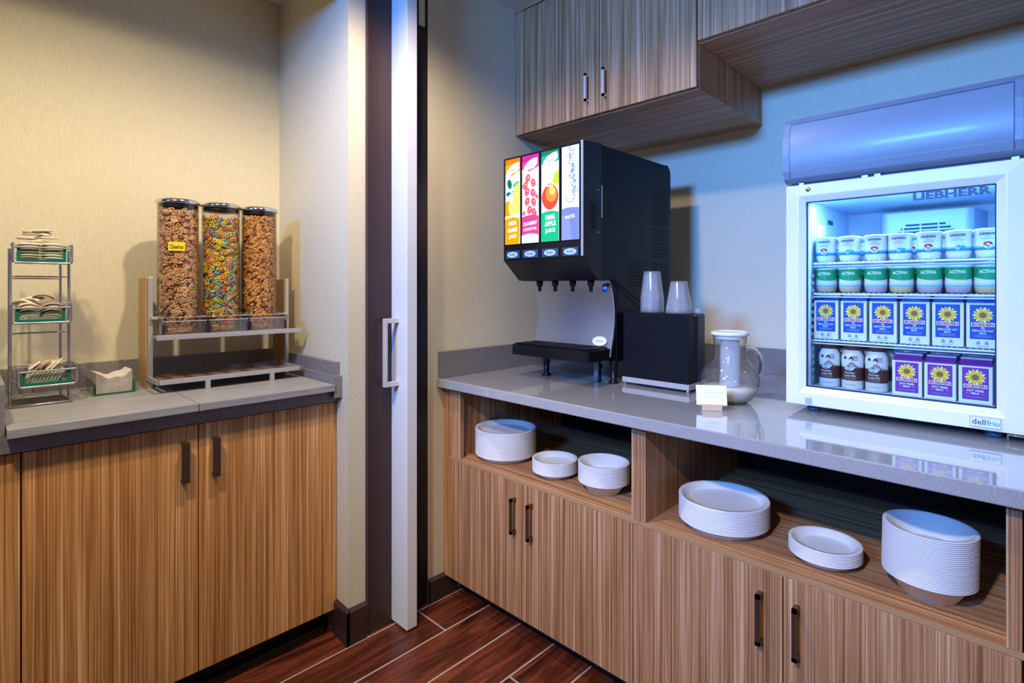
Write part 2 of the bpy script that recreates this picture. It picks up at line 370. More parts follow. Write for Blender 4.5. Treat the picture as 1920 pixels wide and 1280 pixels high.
# baseboards
bb = MB(); bb.prism([(0, 0.962), (0.013, 0.962), (0.013, 1.044), (0.0, 1.044)], 2, 0, 0.118, BROWN)
bb.prism([(0.0, 0.118), (0.013, 0.118), (0.0, 0.129)], 1, 0.962, 1.044, BROWN)
bb.prism([(-0.115, 0.966), (0.013, 0.962), (0.013, 0.9745), (-0.115, 0.978)], 2, 0, 0.118, BROWN)
bb.prism([(0.9625, 0.118), (0.976, 0.118), (0.976, 0.129)], 0, -0.115, 0.013, BROWN)
struct(bb.build('baseboard_partition', off=(0, 1.0, 0)))
bb = MB(); bb.box(0, 0.013, 1.3295, 1.475, 0, 0.088, BROWN); bb.prism([(0, 0.088), (0.013, 0.088), (0, 0.098)], 1, 1.3295, 1.475, BROWN)
struct(bb.build('baseboard_nook', off=(0, 1.4, 0)))

# ---------------------------------------------------------------- cabinetry
def ubar(x, z0, z1, yf, m, proud=0.028, wx=0.011):
    """bar pull on a face at y = yf facing -y"""
    b = MB(); b.box(x-wx/2, x+wx/2, yf-proud, yf-proud+0.007, z0, z1, m); b.box(x-wx/2, x+wx/2, yf-proud, yf, z0, z0+0.010, m); b.box(x-wx/2, x+wx/2, yf-proud, yf, z1-0.010, z1, m)
    return b
def base_unit(label, x0, x1, doors, pulls, inner):
    t = thing('base_cabinet', label, 'cabinet', ((x0+x1)/2, 1.9, 0), 'base cabinets under the quartz counter')
    for (a, b) in inner[:2]:
        p = MB(); p.box(a, b, 1.4335, 2.10, 0.085, 0.8745, WZ); p.box(a, b, 1.4125, 1.4335, 0.594, 0.8745, WZ); p.build('side_panel', t)
        MB().box(*( (b-0.0035, b+0.0005) if a < x0+0.2 and (b-a) > 0.03 else (a-0.0005, a+0.003)), 1.4115, 1.4125, 0.594, 0.8745, WPALE).build('edge_band', t)
    a, b = inner[0][1], inner[1][0]
    MB().box(a, b, 1.4155, 2.10, 0.576, 0.5925, WX).build('shelf', t)
    MB().box(x0, x1, 1.4125, 1.4155, 0.580, 0.5935, mat('oak_edge_band', (0.46, 0.27, 0.12), 0.45)).build('edge_band', t)
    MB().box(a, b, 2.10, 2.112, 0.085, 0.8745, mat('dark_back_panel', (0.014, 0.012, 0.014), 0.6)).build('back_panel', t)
    MB().box(x0, x1, 1.4335, 2.10, 0.07, 0.085, WX).build('bottom_panel', t)
    MB().box(x0, x1, 1.50, 1.515, 0.0, 0.07, BLACK).build('toe_kick', t)
    for (a, b), px in zip(doors, pulls):
        d = MB().box(a, b, 1.4115, 1.4325, 0.090, 0.5785, WZ).build('door', t, bevel=0.0008)
        ubar(px, 0.397, 0.523, 1.4115, BRONZE).build('handle', d)
    return t
b1 = base_unit('left base cabinet with plate shelf, between beige wall and centre post', 0.003, 0.9275, [(0.038, 0.4715), (0.4745, 0.908)], [0.417, 0.499], [(0.038, 0.078), (0.9055, 0.9275)])
MB().box(0.078, 0.104, 1.4125, 1.4335, 0.594, 0.8745, WZ).build('face_strip', b1); MB().box(0.1005, 0.1045, 1.4115, 1.4125, 0.594, 0.8745, WPALE).build('edge_band', b1)
MB().box(0.003, 0.0375, 1.4115, 1.4335, 0.090, 0.8745, WZ).build('filler_strip', b1)
b2 = base_unit('right base cabinet with plate shelf, below the glass door fridge', 0.9285, 1.768, [(0.911, 1.3315), (1.3345, 1.759)], [1.281, 1.366], [(0.9285, 0.952), (1.738, 1.760)])
ct = thing('countertop', 'polished grey quartz countertop with low backsplash, under juice machine and fridge', 'countertop', (0.88, 1.9, 0.877))
MB().box(0.0005, 1.771, 1.372, 2.4765, 0.877, 0.913, QUARTZ).build('slab', ct, bevel=0.003)
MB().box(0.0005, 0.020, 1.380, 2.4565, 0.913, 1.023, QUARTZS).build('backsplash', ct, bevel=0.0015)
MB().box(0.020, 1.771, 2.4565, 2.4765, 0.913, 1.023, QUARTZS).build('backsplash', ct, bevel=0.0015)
MB().box(0.06, 1.765, 1.392, 1.411, 0.8755, 0.877, WPALE).build('top_rail', ct)
# wall cupboards
def wall_unit(label, x0, x1, z0, doors, pulls, filler=None):
    t = thing('wall_cabinet', label, 'cabinet', ((x0+x1)/2, 2.2, z0), 'wall cabinets')
    MB().box(x0, x1, 1.862, 2.4765, z0, z0+0.018, WX).build('bottom_panel', t)
    for a in (x0, x1-0.018): MB().box(a, a+0.018, 1.862, 2.4765, z0+0.018, 2.6, WZ).build('side_panel', t)
    MB().box(x0+0.018, x1-0.018, 2.46, 2.4765, z0+0.018, 2.6, WZ).build('back_panel', t)
    if filler: MB().box(x0, filler-0.0025, 1.843, 1.862, z0+0.006, 2.6, WZ).build('filler_strip', t)
    for (a, b), px in zip(doors, pulls):
        d = MB().box(a, b, 1.842, 1.8615, z0+0.006, 2.585, WZ).build('door', t, bevel=0.0008)
        if px: ubar(px, 2.066, 2.182, 1.842, NICKEL, 0.026, 0.010).build('handle', d)
    return t
u1 = wall_unit('tall two door wall cabinet with nickel pulls above the juice machine', 0.001, 0.906, 2.004, [(0.059, 0.4805), (0.4835, 0.9045)], [0.428, 0.517], 0.059)
MB().box(0.001, 0.906, 1.838, 1.862, 2.588, 2.6045, WX).build('top_rail', u1)
u2 = wall_unit('shallow wall cabinet with higher underside above the fridge', 0.9075, 1.771, 2.166, [(0.909, 1.338), (1.341, 1.769)], [None, None])

# left counter
lc = thing('base_cabinet', 'golden zebra wood base cabinet with two bronze pulls in the left alcove', 'cabinet', (-0.35, 0.5, 0))
MB().box(-0.64, -0.112, -0.6, 0.970, 0.085, 0.867, WL).build('carcass', lc)
for (a, b), hy in (((0.1075, 0.5135), 0.474), ((0.5165, 0.921), 0.560)):
    d = MB().box(-0.111, -0.090, a, b, 0.092, 0.863, WL).build('door', lc, bevel=0.0008)
    hb = MB(); hb.box(-0.069, -0.062, hy-0.011, hy+0.011, 0.694, 0.817, BRONZE); hb.box(-0.090, -0.069, hy-0.008, hy+0.008, 0.694, 0.704, BRONZE); hb.box(-0.090, -0.069, hy-0.008, hy+0.008, 0.807, 0.817, BRONZE)
    hb.build('handle', d, bevel=0.001)
MB().box(-0.111, -0.090, 0.9235, 0.9745, 0.092, 0.863, WL).build('filler_strip', lc, bevel=0.0008)
MB().box(-0.111, -0.090, -0.35, 0.1030, 0.092, 0.863, WL).build('door', lc, bevel=0.0008)
MB().box(-0.15, -0.14, -0.6, 0.962, 0.0, 0.085, BLACK).build('toe_kick', lc)
MB().box(-0.14, -0.118, -0.6, 0.945, 0.0, 0.030, mat('black_vinyl_cove', (0.02, 0.014, 0.014), 0.25)).build('kick_strip', lc, bevel=0.004)
lt = thing('countertop', 'grey laminate alcove countertop with splash strips behind loose slabs', 'countertop', (-0.35, 0.4, 0.868))
MB().box(-0.654, -0.075, -0.6, 0.972, 0.8685, 0.912, LAMS).build('top', lt, bevel=0.001)
MB().box(-0.6545, -0.634, -0.6, 0.992, 0.912, 1.020, LAMS).build('backsplash', lt, bevel=0.001)
sp = MB(); sp.prism([(-0.634, 0.975), (-0.065, 0.9575), (-0.065, 0.9755), (-0.634, 0.993)], 2, 0.912, 1.013, LAMS); sp.build('side_splash', lt, bevel=0.001)
sp = MB(); sp.prism([(-0.634, 0.956), (-0.046, 0.947), (-0.046, 0.9745), (-0.067, 0.9755), (-0.067, 0.957), (-0.634, 0.9745)], 2, 0.886, 0.9645, LAMS); sp.build('splash_strip', lt, bevel=0.001)
MB().box(-0.634, -0.075, 0.048, 0.0745, 0.912, 1.045, LAMS).build('side_splash', lt, bevel=0.001)
for (a, b, lab) in ((0.0765, 0.5020, 'loose grey wood grain slab under wire rack and napkins'), (0.5045, 0.9450, 'loose grey wood grain slab under the cereal dispenser stand')):
    tag(MB().box(-0.633, -0.040, a, b, 0.9125, 0.9355, LAM).build('counter_slab', off=(-0.33, (a+b)/2, 0.9125), bevel=0.0012), lab, 'slab')
SZ = 0.9358   # top of the loose slabs
# ---------------------------------------------------------------- juice dispenser
jd = thing('juice_dispenser', 'black four flavour juice dispenser with backlit panels on the quartz counter', 'juice dispenser', (0.41, 1.9, 0.913))
# body: top edge rounded at the back
pts = [(1.664, 1.315), (1.664, 1.822), (2.16, 1.822)] + arc(2.16, 1.787, 0.040, R(80), R(0), 5) + [(2.20, 1.0), (1.775, 1.0), (1.775, 1.315)]
MB().prism(pts, 0, 0.212, 0.612, BLKM).build('body', jd, bevel=0.003)
pts = [(1.549, 1.398), (1.549, 1.808), (1.556, 1.815), (1.662, 1.824), (1.662, 1.318), (1.640, 1.316)]
hood = MB().prism(pts, 0, 0.219, 0.620, BLKP).build('front_hood', jd, bevel=0.003)
MB().box(0.612, 0.6215, 1.5475, 1.5505, 1.402, 1.815, ALU).build('corner_trim', hood)
MB().box(0.6185, 0.6225, 1.6605, 1.665, 1.548, 1.668, CHROME).build('hinge_pin', hood)
MB().box(0.6185, 0.6212, 1.598, 1.628, 1.505, 1.595, BLKG).build('side_label', hood)
for z in (1.492, 1.648):
    MB().lathe([(0.0, 0.0), (0.0035, 0.0), (0.0035, 0.003), (0, 0.003)], 0, 0, CHROME, 10).build('screw', hood, off=(0, 0, 0)).matrix_local = Matrix.Translation((0.6195-0.41, 1.640-1.9, z-0.913)) @ Matrix.Rotation(R(90), 4, 'Y')
def em(name, col, e=0.80): return mat('backlit_'+name, col, 0.3, emit=e)
EW = em('white', (0.90, 0.93, 0.97)); EOR = em('orange', (0.95, 0.27, 0.0)); EDOR = em('dark_orange', (0.80, 0.14, 0.0)); EYEL = em('yellow', (1.0, 0.62, 0.08)); EPY = em('pale_yellow', (1.0, 0.80, 0.30))
EGRN = em('green', (0.0, 0.36, 0.12)); ELG = em('lime', (0.40, 0.72, 0.02)); EDG = em('dark_green', (0.0, 0.13, 0.05)); EPNK = em('pink', (0.80, 0.04, 0.14)); EMAG = em('magenta', (0.42, 0.01, 0.17)); ECOR = em('coral', (0.85, 0.12, 0.12)); ERED = em('red', (0.80, 0.05, 0.015))
EBLU = em('blue', (0.14, 0.17, 0.62)); ELBL = em('pale_blue', (0.45, 0.53, 0.82)); EMBL = em('mid_blue', (0.20, 0.21, 0.58)); EINK = em('ink', (0.10, 0.10, 0.16)); ETAN = em('teal_green', (0.0, 0.30, 0.17))
PX = [(0.233, 0.314), (0.326, 0.413), (0.427, 0.513), (0.527, 0.606)]
PZ0, PZ1 = 1.462, 1.803
PW = 0.084; PH = PZ1-PZ0
def logo(b, mp, y, dark):
    pts = [(-0.036, y-0.022), (-0.030, y-0.004), (-0.010, y+0.012), (0.012, y+0.020), (0.036, y+0.022), (0.037, y-0.002), (0.020, y-0.016), (-0.008, y-0.020), (-0.028, y-0.028)]
    b.poly(pts, mp, EW, 3)
    for k in range(7): b.disc(-0.022+k*0.0075, y+0.001+k*0.002, 0.0028, 0.0016, mp, dark, 4, 8, 0.25)
    for k in range(5): b.disc(-0.014+k*0.0075, y-0.010+k*0.0012, 0.0030, 0.0024, mp, EINK, 4, 8, 0.2)
def wave(b, mp, z0, z1, m, l=2, dip=0.010):
    n = 12; top = [(-PW/2+PW*i/n, z1-dip+dip*math.sin(math.pi*(0.12+0.76*i/n))) for i in range(n+1)]
    b.poly([(-PW/2, z0)]+[(PW/2, z0)]+top[::-1], mp, m, l)
KIND = ['orange', 'cranberry', 'apple', 'water']
for k, (a, c) in enumerate(PX):
    cx = (a+c)/2; PW = c-a; hw = PW/2
    fm = MB(); fm.box(a-0.003, c+0.003, 1.5455, 1.5490, PZ0-0.003, PZ1+0.003, BLKP); 
    mp = plane_map((cx, 1.5448, PZ0), (1, 0, 0), (0, 0, 1), (0, -1, 0))
    pan = fm.build('product_panel', jd)
    b = MB()
    b.rect(-hw, hw, 0, PH, mp, EW if k < 3 else em('cool_white', (0.66, 0.70, 0.80)), 0)
    if k == 0:
        b.rect(-hw, hw, PH*0.90, PH, mp, EDOR, 1); b.poly([(-hw, PH*0.82), (0, PH*0.805), (hw, PH*0.85), (hw, PH*0.955), (-hw, PH*0.935)], mp, EOR, 2); logo(b, mp, PH*0.885, EDOR)
        b.disc(-hw*0.42, PH*0.71, 0.013, 0.020, mp, EDG, 2, 16, 0.3); b.disc(-hw*0.25, PH*0.60, 0.028, 0.010, mp, EDG, 1, 16, 0.1); b.disc(hw*0.45, PH*0.70, 0.020, 0.007, mp, EGRN, 2, 12, 0.5)
        n = 14; b.poly([(hw, PH*0.67)]+[(hw*0.95-0.038*math.sin(math.pi*i/n), PH*0.535+0.062*math.cos(math.pi*i/n)) for i in range(n+1)]+[(hw, PH*0.40)], mp, EYEL, 3)
        b.poly([(-hw, PH*0.50), (-hw*0.55, PH*0.52), (-hw*0.2, PH*0.47), (-hw*0.1, PH*0.37), (-hw*0.5, PH*0.33), (-hw, PH*0.335)], mp, EOR, 3)
        b.disc(hw*0.1, PH*0.41, 0.025, 0.034, mp, EYEL, 4, 20, 0.5); b.disc(hw*0.1, PH*0.41, 0.020, 0.028, mp, EPY, 5, 20, 0.5); b.disc(hw*0.1, PH*0.41, 0.016, 0.023, mp, EYEL, 6, 20, 0.5)
        for q in range(5): b.disc(-hw*0.12+0.008*math.cos(q*1.26), PH*0.60+0.010*math.sin(q*1.26), 0.007, 0.003, mp, EW, 5, 8, q*1.26)
        b.rect(-hw, hw, 0, PH*0.33, mp, EW, 7); wave(b, mp, 0, PH*0.315, EOR, 8)
        for s_, z in (('100%', 0.245), ('ORANGE', 0.165), ('JUICE', 0.085)): b.word(s_, 0.002, PH*z, 0.0165, mp, EW, 10, 0.042 if s_ != 'ORANGE' else 0.052, 0.02, 0.08)
    if k == 1:
        b.rect(-hw, hw, PH*0.90, PH, mp, EMAG, 1); b.poly([(-hw, PH*0.85), (-hw*0.2, PH*0.815), (hw, PH*0.855), (hw, PH*0.955), (-hw, PH*0.925)], mp, EPNK, 2); logo(b, mp, PH*0.895, EPNK)
        for (u, v) in ((-0.3, 0.74), (0.35, 0.68), (-0.62, 0.66), (-0.40, 0.585), (0.32, 0.565), (-0.38, 0.475), (0.40, 0.46), (0.78, 0.52), (-0.1, 0.375), (0.45, 0.345), (-0.76, 0.345)):
            rr = 0.0135 if abs(u) < 0.7 else 0.008
            b.disc(hw*u, PH*v, rr, rr*1.35, mp, ECOR, 2, 14, u); b.disc(hw*u+0.002, PH*v+0.002, rr*0.55, rr*0.7, mp, EPNK, 3, 10, u); b.disc(hw*u+0.003, PH*v+0.003, rr*0.25, rr*0.3, mp, EYEL, 4, 8)
        wave(b, mp, PH*0.0, PH*0.318, EPNK, 5)
        b.word('CRANBERRY', 0, PH*0.222, 0.0135, mp, EW, 7, PW*0.84, 0.02, 0.07); b.word('COCKTAIL', 0, PH*0.158, 0.0110, mp, EW, 7, PW*0.80, 0.02, 0.07)
        wave(b, mp, 0, PH*0.105, EW, 8)
        for q in range(4): b.disc(-0.009+q*0.006, PH*0.062, 0.0022, 0.0012, mp, EMAG, 10, 8)
        for q in range(9): b.disc(-0.030+q*0.0075, PH*0.036, 0.0030, 0.0014, mp, ECOR, 10, 8)
    if k == 2:
        b.rect(-hw, hw, PH*0.92, PH, mp, EDG, 1); b.poly([(-hw, PH*0.865), (-hw*0.3, PH*0.84), (hw, PH*0.875), (hw, PH*0.955), (-hw, PH*0.95)], mp, ETAN, 2); logo(b, mp, PH*0.910, ETAN)
        b.poly([(hw*0.25, PH*0.645), (hw*0.45, PH*0.735), (hw, PH*0.775), (hw, PH*0.63), (hw*0.8, PH*0.60)], mp, ELG, 2); b.poly([(-0.001, PH*0.62), (0.001, PH*0.62), (0.0005, PH*0.80), (-0.0005, PH*0.80)], mp, EDG, 4)
        n = 24; ap = [(hw*0.92*math.cos(t)*(1+0.05*math.cos(2*t)), PH*0.49+PH*0.145*math.sin(t)*(1-0.05*math.cos(t)**2)) for t in [2*math.pi*i/n for i in range(n)]]
        b.poly(ap, mp, ERED, 3); b.disc(hw*0.15, PH*0.52, hw*0.62, PH*0.09, mp, em('apple_orange', (0.90, 0.20, 0.03)), 4, 18, 0.2); b.disc(hw*0.25, PH*0.555, hw*0.32, PH*0.05, mp, EYEL, 5, 16, 0.2); b.disc(-hw*0.05, PH*0.612, hw*0.42, PH*0.010, mp, EPY, 6, 14, 0.03)
        wave(b, mp, 0, PH*0.335, EGRN, 7)
        for s_, z, wd in (('100%', 0.265, 0.046), ('APPLE', 0.195, 0.054), ('JUICE', 0.115, 0.050)): b.word(s_, 0.002, PH*z, 0.019, mp, EW, 9, wd, 0.03, 0.05)
    if k == 3:
        b.poly([(hw*0.15, PH), (hw, PH), (hw, PH*0.45), (hw*0.5, PH*0.6)], mp, ELBL, 1)
        rn = random.Random(4)
        for q in range(150):
            t = rn.random(); u = hw*(-0.2+0.75*t if t < 0.35 else 0.35+0.18*math.sin(t*9))+rn.gauss(0, 0.006); v = PH*(0.99-0.56*t)
            if abs(u) < hw-0.003: b.disc(u, v, rn.uniform(0.0008, 0.0038), rn.uniform(0.0008, 0.006), mp, rn.choice((EBLU, EMBL, EMBL, ELBL)), 2+q % 4, 7, rn.random()*3)
        for q in range(34): b.disc(rn.uniform(-0.9, 0.9)*hw, PH*rn.uniform(0.36, 0.97), rn.uniform(0.0006, 0.0017), rn.uniform(0.0006, 0.0018), mp, rn.choice((EMBL, EBLU, EINK)), 6, 7)
        for q in range(16): b.disc(hw*(-0.6+q*0.085), PH*(0.455-0.055*math.sin(math.pi*q/15)), 0.003, 0.0013, mp, EMBL, 6, 7, -0.7+q*0.09)
        wave(b, mp, 0, PH*0.345, EBLU, 7, 0.006); b.poly([(-hw, 0), (hw*0.2, 0), (-hw*0.1, PH*0.26), (-hw, PH*0.26)], mp, em('soft_violet', (0.20, 0.22, 0.68)), 8)
        b.word('WATER', 0, PH*0.245, 0.0125, mp, EW, 10, 0.046, 0.0, 0.10)
    pr = b.build('label_print', pan); pr['label'] = 'backlit %s panel artwork' % KIND[k]
    # push button
    pb = MB().box(a+0.004, c-0.003, 1.5430, 1.5490, 1.404, 1.4345, mat('slate_blue_button', (0.035, 0.085, 0.15), 0.35)).build('push_button', jd, bevel=0.001)
    m2 = plane_map((cx, 1.5428, 1.4193), (1, 0, 0), (0, 0, 1), (0, -1, 0)); q = MB(); bw = mat('button_oval', (0.55, 0.72, 0.90), 0.35)
    q.disc(0, 0, 0.029, 0.0115, m2, bw, 0, 24); q.word('PUSH', 0, 0, 0.0085, m2, mat('button_ink', (0.06, 0.10, 0.16), 0.5), 1, 0.030, 0.03); q.build('button_print', pb)
for x in (0.290, 0.374, 0.464, 0.552):
    n = MB().lathe([(0, 1.318), (0.0135, 1.318), (0.0135, 1.298), (0.009, 1.292), (0.0075, 1.290), (0.0075, 1.272), (0, 1.272)], x, 1.690, BLKP, 16); n.build('nozzle', jd)
# curved stainless splash panel
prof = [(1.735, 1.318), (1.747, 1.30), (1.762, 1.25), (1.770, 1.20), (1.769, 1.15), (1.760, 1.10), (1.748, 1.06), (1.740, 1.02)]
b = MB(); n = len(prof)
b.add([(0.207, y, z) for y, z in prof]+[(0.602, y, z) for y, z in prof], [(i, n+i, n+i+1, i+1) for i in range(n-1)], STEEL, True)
b.add([(0.602, y, z) for y, z in prof]+[(0.605, y+0.004, z) for y, z in prof], [(i, n+i, n+i+1, i+1) for i in range(n-1)], ALU)
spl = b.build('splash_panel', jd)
b = MB()
pr2 = [(y+0.003, z) for y, z in prof]
b.prism(pr2+[(1.79, 1.0), (1.79, 1.318)], 0, 0.204, 0.610, BLKP); b.build('splash_housing', jd)
m2 = plane_map((0.585, 1.7400, 1.285), (1, 0, 0), (0, 0.22, 0.975), (0, -1, 0.2)); b = MB(); b.rect(-0.013, 0.013, -0.016, 0.016, m2, mat('blue_sticker', (0.02, 0.08, 0.35), 0.4), 14); b.rect(-0.008, 0.008, -0.003, 0.010, m2, mat('sticker_pale', (0.6, 0.7, 0.9), 0.4), 15); b.build('sticker', spl)
m2 = plane_map((0.552, 1.7475, 1.078), (1, 0, 0), (0, 0.3, 0.954), (0, -0.954, 0.3)); b = MB(); bd = mat('badge_cream', (0.80, 0.76, 0.66), 0.4); b.disc(0, 0, 0.034, 0.019, m2, bd, 6, 28)
for q in range(6): b.disc(-0.014+q*0.0056, 0, 0.0022, 0.0035, m2, mat('badge_grey', (0.42, 0.36, 0.32), 0.5), 8, 8, -0.3)
b.build('badge', spl)
# drip tray
dt = MB(); dt.prism([(0.200, 1.615)]+[(0.592, 1.600), (0.600, 1.608), (0.603, 1.765), (0.195, 1.765)], 2, 1.010, 1.052, BLKP)
tray = dt.build('drip_tray', jd, bevel=0.008)
b = MB()
for i in range(24): b.box(0.216+i*0.0158, 0.222+i*0.0158, 1.622, 1.745, 1.0525, 1.0575, BLKM)
for y in (1.622, 1.683, 1.741): b.box(0.214, 0.588, y, y+0.005, 1.0535, 1.0585, BLKM)
b.build('grate', tray)
for x, y in ((0.276, 1.750), (0.588, 1.790), (0.276, 2.13), (0.588, 2.13)):
    MB().lathe([(0, 0.9134), (0.020, 0.9134), (0.020, 0.919), (0.011, 0.926), (0.0155, 0.985), (0.018, 1.012), (0, 1.012)], x, y, BLKP, 18).build('foot', jd)
MB().lathe([(0, 0.915), (0.010, 0.915), (0.010, 1.012), (0, 1.012)], 0.519, 1.772, mat('clear_drain_tube', (0.25, 0.30, 0.36), 0.2), 14).build('drain_tube', jd)
def louvre(y0, y1, z0, z1, rows):
    b = MB(); ph = (z1-z0)/rows
    for i in range(rows):
        for (a, c) in ((y0, (y0+y1)/2-0.003), ((y0+y1)/2+0.003, y1)): b.box(0.6118, 0.6132, a, c, z0+i*ph, z0+i*ph+ph*0.55, BLKG)
    return b.build('vent_grille', jd)
louvre(2.052, 2.172, 1.555, 1.712, 11); louvre(2.052, 2.172, 1.415, 1.545, 9); louvre(2.052, 2.172, 1.262, 1.400, 10); louvre(1.862, 1.995, 1.292, 1.400, 8)
MB().tube([(0.616, 1.75, 1.32), (0.622, 1.80, 1.29), (0.628, 1.88, 1.25), (0.632, 1.96, 1.215), (0.634, 2.03, 1.17), (0.636, 2.08, 1.10)], 0.0035, BLKG, 6).build('hose', jd)

# ---------------------------------------------------------------- cup dispenser and cups
cd = thing('cup_dispenser', 'square black countertop cup dispenser with silver base rail, right of juice machine', 'cup dispenser', (0.765, 1.87, 0.913))
b = MB(); b.box(0.628, 0.897, 1.796, 1.838, 0.944, 1.193, BLKM); b.box(0.628, 0.896, 1.838, 1.862, 0.944, 1.185, BLKG); b.build('front_shell', cd, bevel=0.002)
b = MB(); b.box(0.628, 0.897, 1.862, 1.935, 0.944, 1.193, mat('black_navy_panel', (0.012, 0.02, 0.034), 0.3)); b.build('rear_shell', cd, bevel=0.010)
b = MB(); b.box(0.625, 0.900, 1.793, 1.937, 0.924, 0.9438, ALU); b.build('base_rail', cd, bevel=0.0015)
for x in (0.632, 0.892):
    for y in (1.801, 1.93): MB().lathe([(0, 0.9134), (0.005, 0.9134), (0.006, 0.924), (0, 0.924)], x, y, CHROME, 12).build('foot', cd)
def cup(r0, r1, hh):
    return MB().lathe([(r0, 0), (r0+0.0012, 0.0012), (r0, 0.003), (r1+0.0005, hh-0.006), (r1, hh-0.001), (r1-0.003, hh), (0, hh-0.002)], 0, 0, CUPG, 28)
src = None
def cups(name, x, y, z0, n, pitch, r0, r1, hh, where):
    for i in range(n):
        o = cup(r0, r1, hh).build('plastic_cup', off=(0, 0, 0)) if i == 0 else first.copy()
        if i == 0: first = o
        else: COL.objects.link(o)
        o.location = (x, y, z0+i*pitch)
        if i == n-1: tag(o, 'clear plastic cup on top of the %s upside down stack on the black dispenser' % where, 'cup', name)
        else: tag(o, 'clear plastic cup nested under the top one of the %s upside down stack' % where, 'cup', name)
cups('taller stack of clear cups', 0.713, 1.866, 1.1935, 9, 0.0062, 0.0445, 0.0315, 0.108, 'taller left')
cups('shorter stack of clear cups', 0.824, 1.866, 1.1935, 3, 0.0058, 0.0475, 0.0300, 0.107, 'shorter right')
tag(MB().lathe([(0.017, 0), (0.018, 0.001), (0.0155, 0.017), (0.0145, 0.018), (0, 0.017)], 0, 0, CUPG, 20).build('portion_cup', off=(0, 0, 0)), 'tiny clear portion cup behind the shorter cup stack on black dispenser', 'cup').location = (0.875, 1.912, 1.1935)

# ---------------------------------------------------------------- pitcher and sign
pc = (1.052, 1.775, 0.9134)
pt = thing('pitcher', 'round glass pitcher with white lid holding creamy liquid beside the fridge', 'pitcher', pc)
outer = [(0.0, 0.001), (0.052, 0.001), (0.066, 0.010), (0.084, 0.034), (0.0925, 0.062), (0.0915, 0.084), (0.082, 0.108), (0.066, 0.126), (0.055, 0.138), (0.0515, 0.150), (0.0505, 0.19), (0.053, 0.214), (0.055, 0.217)]
inner = [(r-0.003, z+0.003) for r, z in outer if r > 0][::-1]
MB().lathe(outer, pc[0], pc[1], PITCHG, 48, z=0.9134).build('glass_body', pt)
liq = [(0.0, 0.0046), (0.0485, 0.0046), (0.0622, 0.0135), (0.0800, 0.037), (0.0840, 0.049), (0.0, 0.049)]
MB().lathe(liq, pc[0], pc[1], MILK, 48, z=0.9134).build('liquid', pt)
MB().lathe([(0.0, 0.0495), (0.031, 0.0495), (0.033, 0.056), (0.031, 0.10), (0.0295, 0.216), (0, 0.216)], pc[0], pc[1], FROST, 32, z=0.9134).build('ice_tube', pt)
b = MB().lathe([(0, 0.2172), (0.0505, 0.2172), (0.058, 0.219), (0.0595, 0.224), (0.058, 0.229), (0.052, 0.231), (0.0515, 0.228), (0.03, 0.228), (0.0, 0.229)], pc[0], pc[1], mat('white_lid_plastic', (0.85, 0.86, 0.88), 0.3), 40, z=0.9134)
b.lathe([(0.046, 0.207), (0.0475, 0.2172)], pc[0], pc[1], mat('white_lid_plastic', (0.85, 0.86, 0.88), 0.3), 40, z=0.9134); lid = b.build('lid', pt)
a = R(42); dx, dy = math.cos(a), math.sin(a)
MB().tube([(pc[0]+dx*r, pc[1]+dy*r, 0.913+z) for r, z in ((0.050, 0.172), (0.062, 0.178), (0.082, 0.172), (0.098, 0.150), (0.104, 0.122), (0.101, 0.095), (0.091, 0.078))], 0.0085, GLASSR, 12).build('handle', pt)
sg = thing('table_sign', 'white card on a small wood block in front of the pitcher', 'sign', (1.066, 1.606, 0.9134))
sg.rotation_euler = (0, 0, R(33))
b = MB(); b.prism([(-0.013, 0.0), (0.014, 0.0), (0.014, 0.017), (0.004, 0.0195), (-0.013, 0.0195)], 0, -0.0285, 0.0285, BLOCK); o = b.build('block', sg, off=(0, 0, 0), bevel=0.001)
mpc = plane_map((0, -0.004, 0.016), (1, 0, 0), (0, 0.26, 0.966), (0, -0.966, 0.26))
b = MB(); 
for l, fl_ in ((0, 1), (-4, 0)): b.rect(-0.0445, 0.0445, 0, 0.060, mpc, CARD, l)
b.build('card', sg, off=(0, 0, 0)); q = MB(); ink = mat('faint_grey_ink', (0.66, 0.69, 0.70), 0.6)
for k in range(5): q.disc(-0.020+k*0.0062, 0.0375, 0.0024, 0.0021, mpc, ink, 2, 8)
for k in range(4): q.disc(0.013+k*0.0062, 0.0375, 0.0026, 0.0021, mpc, ink, 2, 8)
for k in range(6): q.disc(-0.015+k*0.0062, 0.0245, 0.0026, 0.0023, mpc, ink, 2, 8)
q.build('card_print', sg, off=(0, 0, 0))

# ---------------------------------------------------------------- plates and bowls on the shelf
def plate(r, hh, base, foot):
    """pressed foam plate: rolled rim, sloping wall, flat base"""
    t = 0.0030
    mid = [(base, 0.0), (base+0.003, 0.0006), (r-foot, hh-0.0042), (r-0.002, hh-0.0041)]
    return MB().lathe([(0, 0.0)]+mid+[(r, hh-0.0039), (r+0.0003, hh-0.0018), (r-0.0006, hh-0.0003), (r-0.004, hh-0.0002)]+[(q, z+t) for q, z in mid[::-1][1:]]+[(0, t)], 0, 0, FOAM, 44)
def stack(kind, x, y, z, n, pitch, r, hh, base, foot, look, where, tilt=0.0):
    rn = random.Random(int(x*1000)); first = None; grp = '%ss in the %s' % (kind.replace('_', ' '), where)
    for i in range(n):
        if first is None: o = first = plate(r, hh, base, foot).build(kind, off=(0, 0, 0))
        else: o = first.copy(); COL.objects.link(o)
        o.location = (x+rn.uniform(-1, 1)*0.0001+tilt*i*pitch, y+rn.uniform(-1, 1)*0.0001, z+i*pitch)
        w_ = kind.split('_')[-1]; pos = 'top' if i == n-1 else 'lowest' if i == 0 else 'inner'
        tag(o, '%s white foam %s of %s' % (pos, w_, look), w_, grp)
ZS = 0.5931
